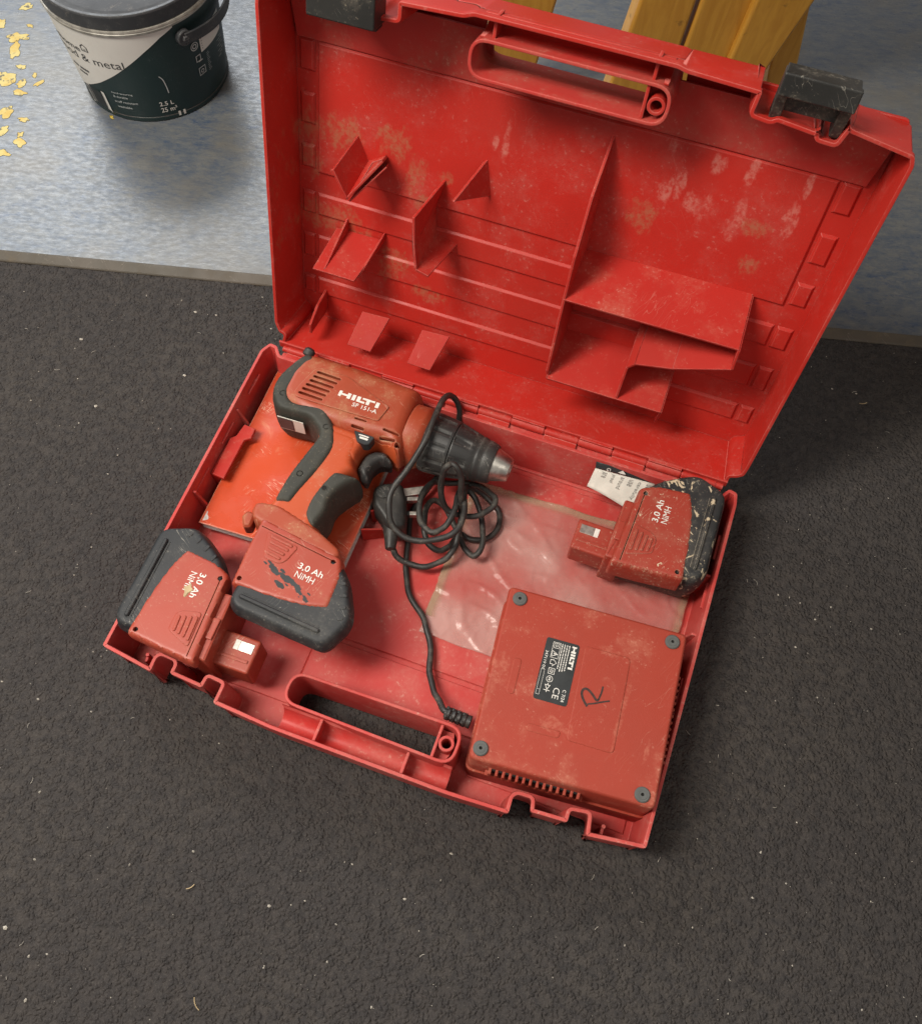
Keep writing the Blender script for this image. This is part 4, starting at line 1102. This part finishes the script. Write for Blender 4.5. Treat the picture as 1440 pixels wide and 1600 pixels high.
# small vents, badge and screw on the lower housing
BAD = [(-.1053, .0826), (-.0861, .0821), (-.0880, .0738), (-.0920, .0722), (-.0990, .0734)]
bz = ZC + .0282
bd_ = pillow('badge', fillet(BAD, .0015, 3), [(0, bz - .010), (0, bz), (.0006, bz + .0006)], M['label'], dr)
stamp('badge_print', bars([(-.0995, -.0905, .0792, .0803), (-.0980, -.0905, .0765, .0783)]), M['print'], bd_, place2(0, 0, 0, bz + .0006))
# identification sticker on the underside of the rear grip
V = []
sp = [(-.1768, .0776, .0768), (-.1525, .0783, .0772), (-.1520, .0775, .0600), (-.1755, .0768, .0590)]
V, F = slab(sp, .0006); obj('sticker', V, F, M['paper'], dr, smooth=0)
V, F = slab([(-.1766, .0775, .0760), (-.1625, .0778, .0764), (-.1620, .0771, .0610), (-.1754, .0768, .0602)], .0012); obj('sticker_emblem', V, F, M['label'], dr, smooth=0)
# trigger
TR = [(-.0940, .0555), (-.0920, .0713), (-.0854, .0788), (-.0756, .0808), (-.0670, .0740), (-.0672, .0712), (-.0760, .0700), (-.0800, .0640), (-.0812, .0560), (-.0800, .0491), (-.0866, .0490)]
pillow('trigger', fillet(TR, .003, 3), [(.004, ZC - .013), (.0008, ZC - .008), (0, ZC + .004), (.0010, ZC + .011), (.0035, ZC + .0145), (.0045, ZC + .0150)], M['chuck'], dr, smooth=50)
# rotary switch above the back
V, F = lathe_geo([(0, .004), (.001, .0052), (.006, .0052), (.008, .003)], (-.1790, .1460, .0740), (.2, .9, .3), 16); obj('direction_knob', V, F, M['chuck'], dr)
# gear collar, chuck sleeves and steel nose
ax = Vector((1, -.034, 0)).normalized(); oc = Vector((-.0660, .1100, ZC + .0005))
V, F = lathe_geo([(0, .0255), (.0005, .0283), (.0125, .0286), (.0140, .0278), (.0165, .0262), (.0180, .0250)], oc, ax, 48); obj('gear_collar', V, F, M['housing'], dr, smooth=40)
def flute(period, amp, i0, i1):
    def f(i, k, n): return (-amp if i0 <= i <= i1 and (k % period) < period // 3 else 0.0)
    return f
V, F = lathe_geo([(.0175, .0240), (.0178, .0262), (.0190, .0272), (.0230, .0274), (.0235, .0274), (.0400, .0262), (.0405, .0262), (.0425, .0258), (.0430, .0248)], oc, ax, 96, flute(8, .055, 4, 5)); obj('chuck_sleeve', V, F, M['chuck'], dr, smooth=50)
V, F = lathe_geo([(.0432, .0240), (.0434, .0252), (.0445, .0255), (.0450, .0254), (.0590, .0222), (.0595, .0220), (.0640, .0211), (.0645, .0205), (.0665, .0203), (.0670, .0207), (.0700, .0200), (.0705, .0194), (.0725, .0192), (.0730, .0195), (.0800, .0178), (.0812, .0170)], oc, ax, 96, flute(12, .050, 3, 4)); obj('chuck_sleeve', V, F, M['chuck'], dr, smooth=50)
V, F = lathe_geo([(.0805, .0150), (.0815, .0152), (.0950, .0108), (.0962, .0100), (.0962, .0055), (.0900, .0050)], oc, ax, 40); obj('chuck_nose', V, F, M['steel'], dr, smooth=30)
# foot that takes the pack
FT = [(-.1560, -.0090), (-.1500, -.0060), (-.1350, -.0040), (-.0960, -.0140), (-.0730, -.0235), (-.0690, -.0290), (-.0740, -.0365), (-.1500, -.0255), (-.1560, -.0200)]
pillow('handle_foot', fillet(FT, .004, 3), [(.008, ZB), (.002, ZB + .008), (0, ZC), (.0003, .0780), (.0012, .0850), (.0026, .0872), (.0042, .0878)], M['housing'], dr, smooth=50)
V, F = pillow_geo(fillet([(-.1660, -.0190), (-.1640, -.0130), (-.1560, -.0130), (-.1550, -.0260), (-.1610, -.0280)], .002, 3), [(.002, .055), (0, .058), (0, .070), (.002, .072)]); obj('belt_hook_lug', V, F, M['housing'], dr)
battery('drill', frame((-.0957, -.0920), (.9964, -.0846), (.0846, .9964)), .0900, .0160, M['shell_worn'], M['boot'], dr, as_part=True, connector=False, taper=.015)
# black rubbed streak across the drill's pack
pack = [o for o in dr.children if o.name.startswith('battery_pack')][0]
fx = frame((-.0957, -.0920), (.9964, -.0846), (.0846, .9964))
for k in range(26):
    t = random.random(); bx = -.030 + .046 * t + random.gauss(0, .0012); by = .0330 - .0150 * t + random.gauss(0, .0016 + .0012 * math.sin(t * 3.1)); r = random.uniform(.0006, .0030) * (.5 + math.sin(t * 3.1) * .7)
    pg = []
    for i in range(14):
        a = 2 * math.pi * i / 14; rr = r * (1 + .5 * mnoise.noise((math.cos(a) * 2 + k, math.sin(a) * 2, 4)))
        u, v = rr * 1.7 * math.cos(a), rr * .7 * math.sin(a); c_, s_ = math.cos(-.33), math.sin(-.33)
        pg.append(fx(bx + u * c_ - v * s_, by + u * s_ + v * c_))
    pillow('rubbed_spot', pg, [(0, .0898), (0, .09012 + k * .000004)], M['label'], pack, smooth=0)

# ================================================================== CHARGER WITH CORD
ch = empty('battery_charger', (.143, -.068, .0065))
tag(ch, 'upside down orange red charger with an inked letter R and black mains cord', 'charger')
CT = [(.0655, -.0015), (.2110, .0075), (.2200, -.1310), (.0795, -.1420)]
CZ = .072
cp = ccw(fillet(CT, .0045, 4))
V, F = pillow_geo(cp, [(-.0005, .0070), (-.0026, .0100), (-.0026, .0340), (-.0016, .0345), (-.0010, .0352), (-.0006, CZ - .0030), (0, CZ - .0012), (.0008, CZ - .0003), (.0016, CZ)])
body = obj('charger_body', V, F, M['charger'], ch, smooth=35)
cx_ = Vector((CT[2][0] - CT[3][0], CT[2][1] - CT[3][1])).normalized(); cn = Vector((cx_.y, -cx_.x))
rx = Vector((CT[1][0] - CT[2][0], CT[1][1] - CT[2][1])).normalized(); rn = Vector((rx.y, -rx.x))
def grille(p0, along, out, count, z0, z1):
    p0 = Vector(p0); w = along * (.0053 * count)
    def bx(a, b, o0, o1, za, zb):
        q = [a + out * o0, b + out * o0, b + out * o1, a + out * o1]
        return hexa([(v.x, v.y, za) for v in q], [(v.x, v.y, zb) for v in q])
    obj('vent_shade_block', *bx(p0 - along * .002, p0 + w, -.001, .0012, z0, z1), M['hole_shade'], ch)  # solid dark block stands in for the shade behind the bars
    for k in range(count + 1):
        q = p0 + along * (.0053 * k - .0014)
        obj('vent_bar', *bx(q - along * .0011, q + along * .0011, -.001, .0046, z0 - .001, z1 + .0006), M['charger'], ch, bevel=.0004)
    obj('vent_sill', *bx(p0 - along * .005, p0 + w + along * .003, -.001, .0040, z0 - .006, z0 - .001), M['charger'], ch, bevel=.0006)
grille((.0985, -.1412), cx_, cn, 13, .046, .056)
grille((CT[2][0] - .0006 + rx.x * .040, CT[2][1] + rx.y * .040), rx, rn, 13, .046, .056)
# shallow moulded fields on the base plate
PN = ccw(fillet([(.1370, -.0290), (.1738, -.0266), (.1808, -.1030), (.1440, -.1052)], .004, 4))
obj('base_field', *pillow_geo(PN, [(0, CZ - .0005), (0, CZ + .0002), (.0004, CZ + .0005)]), M['charger'], ch)
for q in ([(.0870, -.0572), (.0935, -.0566), (.0960, -.0855), (.0895, -.0862)], [(.1128, -.1025), (.1391, -.1003), (.1385, -.1062), (.1131, -.1085)]):
    e = ccw(fillet(q, .0028, 4)); obj('base_field', *pillow_geo(e, [(0, CZ - .0005), (0, CZ + .0001), (.0003, CZ + .0003)]), M['charger'], ch)
for x, y in ((.0762, -.0096), (.2012, -.0025), (.2088, -.1244), (.0855, -.1330)):
    c1, c2 = circle(x, y, .0058, 28), circle(x, y, .0050, 28); c3 = circle(x, y, .0013, 28)
    f_ = obj('rubber_foot', *ring_geo([at_z(c1, CZ - .002), at_z(c1, CZ + .0012), at_z(c2, CZ + .0020)], [at_z(c3, CZ + .0020), at_z(c3, CZ + .0002)]), M['foot'], ch)
    obj('foot_shade_disc', *pillow_geo(circle(x, y, .0014, 12), [(0, CZ - .001), (0, CZ + .0006)]), M['hole_shade'], f_)  # dark disc stands for the shade in the foot's centre
    V, F = ring_geo([at_z(circle(x, y, .0036, 24), CZ + .0018), at_z(circle(x, y, .0036, 24), CZ + .0023)], [at_z(circle(x, y, .0028, 24), CZ + .0023), at_z(circle(x, y, .0028, 24), CZ + .0018)]); obj('foot_ring', V, F, M['foot'], f_)
# rating label
LB = [(.1066, -.0322), (.1332, -.0305), (.1371, -.0811), (.1105, -.0829)]
lb = pillow('rating_label', fillet(LB, .0022, 4), [(0, CZ - .001), (0, CZ + .0003)], M['label'], ch, smooth=0)
# label frame: x runs down the label (away from hinge), y to the right
la = math.atan2(-.0506, .0039)
lx = place2(.1066, -.0322, la, CZ + .0003)   # local: x along length (0..0.0508), y across (0..0.0266)
def LBp(name, g, par=lb): return stamp(name, g, M['print'], par, lx, .00015)
def mv(g, x, y): return [(v[0] + x, v[1] + y, 0) for v in g[0]], g[1]
LBp('logo_print', mv(logo_geo(.0190, .0036), .0026, .0210))
LBp('model_print', mv(fit_text('C 7/24', .0098, .0026, .006), .0385, .0212))
LBp('number_print', mv(fit_text('347119 01', .0150, .0022, .004), .0110, .0014))
LBp('symbol_print', mv(fit_text('CE', .0088, .0050, -.004), .0385, .0140))
rowsx = []
for k in range(4):
    x = .0028
    while x < .0235:
        w = random.uniform(.0006, .0022); rowsx.append((x, x + w, .0186 - .0019 * k, .0193 - .0019 * k)); x += w + .0004
LBp('fine_print', bars(rowsx))
def sq(x, y, s): return [(x, y), (x + s, y), (x + s, y + s), (x, y + s)]
LBp('symbol_print', outline_geo([(.0026, .0058), (.0158, .0058), (.0158, .0120), (.0026, .0120)], .0003))
LBp('symbol_print', outline_geo(sq(.0034, .0068, .0042), .0003)); LBp('symbol_print', outline_geo(sq(.0046, .0080, .0018), .0003))
LBp('symbol_print', outline_geo([(.0096, .0064), (.0150, .0064), (.0123, .0114)], .0004)); LBp('symbol_print', bars([(.0119, .0127, .0078, .0098)]))
LBp('symbol_print', outline_geo([(.0172, .0066), (.0210, .0066), (.0210, .0088), (.0226, .0088), (.0194, .0120), (.0166, .0088), (.0172, .0088)], .0004))
LBp('symbol_print', outline_geo(sq(.0240, .0068, .0050), .0004)); LBp('symbol_print', outline_geo(sq(.0254, .0082, .0022), .0004))
LBp('symbol_print', outline_geo(circle(.0330, .0092, .0026, 16), .0004)); LBp('symbol_print', bars([(.0318, .0326, .0084, .0100), (.0333, .0341, .0084, .0100)]))
LBp('symbol_print', outline_geo([(.0378, .0066), (.0378, .0112), (.0420, .0089)], .0005)); LBp('symbol_print', bars([(.0366, .0378, .0086, .0092), (.0420, .0425, .0064, .0114), (.0425, .0437, .0086, .0092)]))
LBp('label_box', outline_geo([(.0265, .0012), (.0470, .0012), (.0470, .0040), (.0265, .0040)], .0002)); LBp('label_box', bars([(.0428, .0430, .0012, .0040)]))
# the inked letter R
def ink(path, w): stamp('inked_letter', stroke_geo(catmull(path, 6), w), M['ink'], ch, place2(0, 0, 0, CZ + .0005), .00012)
ink([(.1520, -.0752), (.1478, -.0712), (.1452, -.0668), (.1456, -.0632), (.1486, -.0622), (.1535, -.0650), (.1572, -.0680), (.1590, -.0672)], .0019)
ink([(.1592, -.0560), (.1594, -.0610), (.1588, -.0672)], .0014)
ink([(.1516, -.0734), (.1570, -.0708), (.1618, -.0680), (.1672, -.0652)], .0013)
# strain relief at the left flank
o0 = Vector((.0700, -.1079, .0300)); dv = Vector((-1, .03, 0)).normalized()
prof = []
for k in range(4):
    x = .004 + k * .0046; prof += [(x, .0050), (x + .0001, .0058), (x + .0026, .0057 - .0003 * k), (x + .0027, .0042)]
prof = [(0, .0055)] + prof + [(.0225, .0036)]
V, F = lathe_geo(prof, o0, dv, 20); obj('strain_relief', V, F, M['cable'], ch, smooth=30)
for k in range(4):   # cross ribs of the sleeve
    for s in (0, 1.57, 3.14, 4.71):
        c = o0 + dv * (.0068 + k * .0046); r = .0048
        y, z = r * math.cos(s + .78), r * math.sin(s + .78)
        V, F = box_geo(c.x - .0012, c.x + .0012, c.y + y - .0013, c.y + y + .0013, c.z + z - .0013, c.z + z + .0013); obj('relief_rib', V, F, M['cable'], ch)
# the mains cord: from the plug through the coil, over the chuck and on to the charger
CB = [(-0.0482, 0.0162, 0.03), (-0.0422, 0.0102, 0.024), (-0.0301, 0.0079, 0.02), (-0.014, 0.0101, 0.02), (-0.0008, 0.0202, 0.022), (0.0051, 0.0315, 0.026), (0.0041, 0.0453, 0.03), (0.0015, 0.0601, 0.036), (-0.0018, 0.0676, 0.06), (-0.0042, 0.0746, 0.075), (-0.0095, 0.0787, 0.086), (-0.015, 0.079, 0.088), (-0.019, 0.0752, 0.086), (-0.0206, 0.0702, 0.072), (-0.0179, 0.0634, 0.052), (-0.0095, 0.059, 0.04), (0.0053, 0.0584, 0.042), (0.0177, 0.0643, 0.042), (0.0254, 0.0746, 0.042), (0.0252, 0.0833, 0.042), (0.0178, 0.0905, 0.038), (0.0047, 0.0961, 0.030), (-0.0085, 0.0982, 0.024), (-0.0216, 0.0927, 0.024), (-0.0313, 0.0873, 0.030), (-0.0353, 0.0797, 0.036), (-0.0373, 0.0638, 0.04), (-0.0339, 0.049, 0.042), (-0.0261, 0.0373, 0.044), (-0.0153, 0.0323, 0.046), (-0.007, 0.0399, 0.048), (-0.0036, 0.0548, 0.05), (-0.006, 0.071, 0.046), (-0.0062, 0.0877, 0.032), (0.0053, 0.0849, 0.03), (0.0165, 0.0714, 0.027), (0.0252, 0.053, 0.025), (0.0272, 0.0393, 0.024), (0.0225, 0.0336, 0.022), (0.0143, 0.0377, 0.02), (0.0047, 0.0487, 0.018), (-0.0083, 0.0627, 0.016), (-0.0217, 0.0739, 0.017), (-0.0301, 0.0715, 0.022), (-0.0313, 0.0593, 0.026), (-0.027, 0.042, 0.026), (-0.0184, 0.0309, 0.022), (-0.0073, 0.0285, 0.02), (-0.0011, 0.0366, 0.018), (0.0032, 0.0533, 0.0125), (0.0119, 0.0515, 0.0125), (0.0245, 0.0548, 0.0125), (0.0324, 0.0653, 0.0125), (0.0335, 0.0772, 0.0125), (0.0285, 0.087, 0.0125), (0.0206, 0.093, 0.013), (0.0047, 0.0981, 0.017), (-0.0044, 0.0929, 0.028), (0.0003, 0.0712, 0.05), (0.0055, 0.0555, 0.053), (0.0065, 0.0419, 0.054), (-0.0014, 0.0304, 0.052), (-0.0175, 0.0206, 0.05), (-0.0341, 0.0181, 0.05), (-0.048, 0.0231, 0.054), (-0.055, 0.0334, 0.062), (-0.0576, 0.0464, 0.068), (-0.0533, 0.0613, 0.073), (-0.0474, 0.0781, 0.0815), (-0.0434, 0.097, 0.0905), (-0.044, 0.1221, 0.091), (-0.0441, 0.1404, 0.085), (-0.0415, 0.1502, 0.077), (-0.0355, 0.1520, 0.066), (-0.0312, 0.1470, 0.054), (-0.0304, 0.1390, 0.036),
      (-.030, .125, .024), (-.033, .105, .020), (-.040, .082, .016), (-0.0457, 0.0595, 0.0115), (-0.0439, 0.0497, 0.0105), (-0.0374, 0.0288, 0.0105), (-0.031, 0.0064, 0.0105), (-0.0231, -0.0092, 0.011), (-0.011, -0.0234, 0.0125), (0.0017, -0.0347, 0.0125), (0.0097, -0.0452, 0.0125), (0.0161, -0.0561, 0.013), (0.0217, -0.0732, 0.015), (0.0283, -0.086, 0.018), (0.0353, -0.0953, 0.022), (0.0432, -0.1025, 0.027), (0.049, -0.1064, 0.03), (0.0554, -0.1075, 0.03)]
cpth = [Vector(q) + Vector((mnoise.noise((i * .11, 1, 0)), mnoise.noise((i * .11, 5, 0)), .3 * mnoise.noise((i * .11, 9, 0)))) * .0012 for i, q in enumerate(catmull(CB, 8))]
V, F = tube_geo(cpth, [.0027 * (1 + .10 * mnoise.noise((i * .23, 3, 3))) for i in range(len(cpth))], 10); obj('power_cord', V, F, M['cable'], ch, smooth=180)
# three-pin plug
PLG = [(-.0800, .0560), (-.0775, .0625), (-.0700, .0660), (-.0610, .0700), (-.0565, .0685), (-.0465, .0528), (-.0395, .0310), (-.0450, .0255), (-.0560, .0265), (-.0665, .0350), (-.0755, .0415)]
pg_ = pillow('plug', fillet(PLG, .005, 4), [(.004, .0105), (.001, .0130), (0, .018), (0, .038), (.0012, .0420), (.0035, .0440)], M['cable'], ch, smooth=50)
V, F = pillow_geo(fillet([(-.0790, .0560), (-.0680, .0640), (-.0600, .0560), (-.0700, .0460)], .006, 4), [(0, .042), (.0002, .0450), (.002, .0458)]); obj('plug_grip', V, F, M['chuck'], pg_)
V, F = lathe_geo([(0, .0085), (.008, .0070), (.016, .0056), (.0225, .0046), (.0232, .0038)], (-.0535, .0330, .030), (.30, -.95, 0), 20); obj('plug_sleeve', V, F, M['cable'], pg_)
for (a, b, w, h, z) in (((-.0580, .0650), (-.0389, .0752), .0080, .0040, .030), ((-.0560, .0565), (-.0395, .0630), .0040, .0062, .034), ((-.0475, .0455), (-.0352, .0500), .0040, .0062, .032)):
    p, q = Vector((*a, z)), Vector((*b, z)); d = (q - p).normalized(); s = Vector((-d.y, d.x, 0)) * w / 2; u = Vector((0, 0, h / 2))
    m_ = p.lerp(q, .42)
    V, F = hexa([tuple(p - s - u), tuple(p + s - u), tuple(p + s + u), tuple(p - s + u)], [tuple(q - s - u), tuple(q + s - u), tuple(q + s + u), tuple(q - s + u)])
    pin = obj('plug_pin', V, F, M['pin'], pg_, bevel=.0006)
    if w < .006:
        s2, u2 = s * 1.06, u * 1.06
        V, F = hexa([tuple(p - s2 - u2), tuple(p + s2 - u2), tuple(p + s2 + u2), tuple(p - s2 + u2)], [tuple(m_ - s2 - u2), tuple(m_ + s2 - u2), tuple(m_ + s2 + u2), tuple(m_ - s2 + u2)])
        obj('pin_sleeve', V, F, M['cable'], pg_)

# ================================================================== PAINT BUCKET
bu = empty('paint_bucket', (-.537, .499, .004))
tag(bu, 'dark green paint bucket with a cream label panel standing on the vinyl', 'bucket')
BC = Vector((-.537, .499)); zb0 = .0042
def brad(z): return .0827 + (.0923 - .0827) * (z - .004) / .118
def bmap(th, z, off=0.0):
    r = brad(z) + off; return (BC.x + r * math.cos(th), BC.y + r * math.sin(th), z)
V, F = lathe_geo([(.0002, .0800), (.0012, brad(.004) + .0006), (.0060, brad(.006) + .0006), (.0062, brad(.006)), (.118, brad(.122)), (.121, brad(.122) - .002)], (BC.x, BC.y, .004), (0, 0, 1), 96)
obj('bucket_body', V, F, M['bucket'], bu, smooth=30)
V, F = lathe_geo([(0, .0915), (.0004, .0938), (.0030, .0942), (.0038, .0934), (.0046, .0942), (.0064, .0938), (.0068, .0915)], (BC.x, BC.y, .1200), (0, 0, 1), 96); obj('rim', V, F, M['rim_metal'], bu, smooth=30)
V, F = lathe_geo([(0, .0912), (.0004, .0926), (.0150, .0932), (.0166, .0922), (.0168, .0890), (.0140, .0872), (.0128, .0800), (.0122, .0780), (.0122, .001)], (BC.x, BC.y, .1268), (0, 0, 1), 96); lidb = obj('bucket_lid', V, F, M['bucket_lid'], bu, smooth=30)
# scrap of label and grit on the lid
V, F = slab([(BC.x + .022, BC.y - .052, .1395), (BC.x + .044, BC.y - .046, .1395), (BC.x + .043, BC.y - .036, .1395), (BC.x + .021, BC.y - .042, .1395)], .0006); obj('lid_scrap', V, F, M['print'], lidb)
# cream panel: bounded below by a sweeping curve
edge = [(-31.8, .1185), (-42.3, .1115), (-54.7, .0990), (-67.6, .0842), (-81.6, .0682), (-97, .0520), (-111.4, .0390), (-130, .0260), (-150, .0200)]
def zcurve(d):
    for (a, za), (b, zb_) in zip(edge, edge[1:]):
        if b <= d <= a: t = (a - d) / (a - b); return za + (zb_ - za) * t
    return edge[-1][1]
V, F = [], []; n = 60
for i in range(n + 1):
    d = -32.5 - (150 - 32.5) * i / n
    for j in range(7):
        z = zcurve(d) + (.1195 - zcurve(d)) * j / 6; V.append(bmap(R(d), z, .0003))
for i in range(n):
    for j in range(6):
        k = i * 7 + j; F.append((k, k + 1, k + 8, k + 7))
obj('cream_panel', V, F, M['bucket_white'], bu, smooth=180, recalc=True)
def wrap(name, g, th_deg, z0, mat, off=.0006, slope=0.0):
    V, F = g; th0 = R(th_deg)
    return obj(name, [bmap(th0 + v[0] / brad(z0), z0 + v[1] + slope * v[0], off) for v in V], F, mat, bu, smooth=0, recalc=False)
wrap('name_print', fit_text('athome', .0460, .0075, .010), -131, .0900, M['dark_text'])
hs_ = [(0, 0), (.0085, 0), (.0085, .0065), (.00425, .0100), (0, .0065)]
wrap('house_mark', outline_geo(hs_, .0011), -99.8, .0930, M['dark_text']); wrap('house_mark', stroke_geo([(.0026, .0032), (.0042, .0022), (.0060, .0032)], .0008), -99.8, .0930, M['dark_text'])
wrap('product_print', fit_text('wood & metal', .0930, .0098, -.003), -131.5, .0780, M['dark_text'])
wrap('small_print', bars([(x, x + .0028, 0, .0030) for x in (0, .0036, .0072, .0125, .0161, .0197, .0233)] + [(x + .008, x + .0105, -.0062, -.0034) for x in (0, .0034, .0068, .0102)]), -121, .0605, M['dark_text'])
# barcode
wrap('barcode_panel', bars([(0, .0300, 0, .0285)]), -119, .0085, M['bucket_white'], .0005)
rows = []; x = .0015
while x < .026:
    w = random.choice((.0005, .0008, .0013)); rows.append((x, x + w, .0035, .0270)); x += w + random.choice((.0005, .0008, .0012))
wrap('barcode_bars', bars(rows), -119, .0085, M['dark_text'], .0008)
for txt, th, z, w in (('hard-wearing', -89.7, .0415, .0242), ('& durable', -89.5, .0365, .0168), ('scuff resistant', -90.1, .0295, .0268), ('washable', -89.5, .0222, .0172)):
    wrap('claim_print', fit_text(txt, w, .0032, .004), th, z, M['pale_text'])
wrap('volume_print', fit_text('2.5 L', .0160, .0058, .008), -56.5, .0255, M['print']); wrap('volume_print', fit_text('25 m²', .0180, .0064, .008), -56.5, .0165, M['print'])
wrap('registration_mark', bars([(0, .0026, 0, .0065), (.0058, .0084, 0, .0065)]), -44.5, .0072, M['print'])
wrap('paint_dribble', stroke_geo(catmull([(0, .026, 0), (.003, .021, 0), (.0045, .012, 0), (.0052, .002, 0)], 5), .0010), -50.7, .0395, M['pale_text'])
# white instructions panel, pale lines and ring symbols beside the handle
V, F = wrap_geo = ([(0, 0, 0), (.0, .023, 0), (.040, .025, 0), (.040, .002, 0)], [(0, 3, 2, 1)])
Vg, Fg = [], []
for i in range(9):
    for j in range(3): Vg.append((.044 * i / 8, .0245 * j / 2, 0))
for i in range(8):
    for j in range(2): k = i * 3 + j; Fg.append((k, k + 3, k + 4, k + 1))
wrap('instruction_panel', (Vg, Fg), -14.5, .0705, M['bucket_white'], .0004)
wrap('instruction_lines', bars([(.002, .040, .0035 + .0030 * k, .0043 + .0030 * k) for k in range(6)]), -14.5, .0705, M['dark_text'], .0007)
wrap('instruction_lines', bars([(.002, .032 + .004 * (k % 3), .0022 * k, .0005 + .0022 * k) for k in range(11)]), -11.5, .0425, M['pale_text'], .0006)
wrap('ring_mark', outline_geo(circle(0, 0, .0052, 20), .0010), -19.7, .0830, M['pale_text']); wrap('ring_mark', outline_geo(circle(0, 0, .0030, 16), .0012), -19.7, .0830, M['pale_text'])
wrap('tin_mark', outline_geo([(-.004, -.004), (.003, -.004), (.003, .004), (-.004, .004)], .0010), -18.0, .0666, M['pale_text']); wrap('tin_mark', bars([(-.001, .005, -.005, -.0035)]), -18.0, .0666, M['pale_text'])
wrap('drop_mark', outline_geo([(-.005, -.005), (.005, -.005), (.005, .005), (-.005, .005)], .0009), -16.8, .0494, M['pale_text']); wrap('drop_mark', outline_geo(circle(0, -.0005, .0024, 12), .0008), -16.8, .0494, M['pale_text'])
# carrying strap
V, F = [], []; n = 48
for i in range(n + 1):
    d = -27 + 181 * i / n; zz = .1030 - .0120 * math.sin(math.pi * i / n); off = .0042 + .004 * math.sin(math.pi * i / n)
    for (dz, do) in ((-.0062, 0), (.0062, 0), (.0062, .0026), (-.0062, .0026)):
        r = .0915 + off + do; V.append((BC.x + r * math.cos(R(d)), BC.y + r * math.sin(R(d)), zz + dz))
for i in range(n):
    for j in range(4): F.append((i * 4 + j, i * 4 + (j + 1) % 4, (i + 1) * 4 + (j + 1) % 4, (i + 1) * 4 + j))
F += [(0, 1, 2, 3), (n * 4 + 3, n * 4 + 2, n * 4 + 1, n * 4)]
st_ = obj('carrying_strap', V, F, M['bucket_lid'], bu, bevel=.0008)
for d in (-27, 154):
    a = R(d); dv = Vector((math.cos(a), math.sin(a), 0)); p = Vector((BC.x, BC.y, .1030)) + dv * .0890
    V, F = lathe_geo([(0, .0086), (.0068, .0086), (.0078, .0078)], p, dv, 24); obj('strap_pivot', V, F, M['bucket_lid'], bu)
    V, F = lathe_geo([(.006, .0040), (.0100, .0036), (.0104, .003)], p, dv, 6); obj('strap_pin', V, F, M['bucket_lid'], bu)
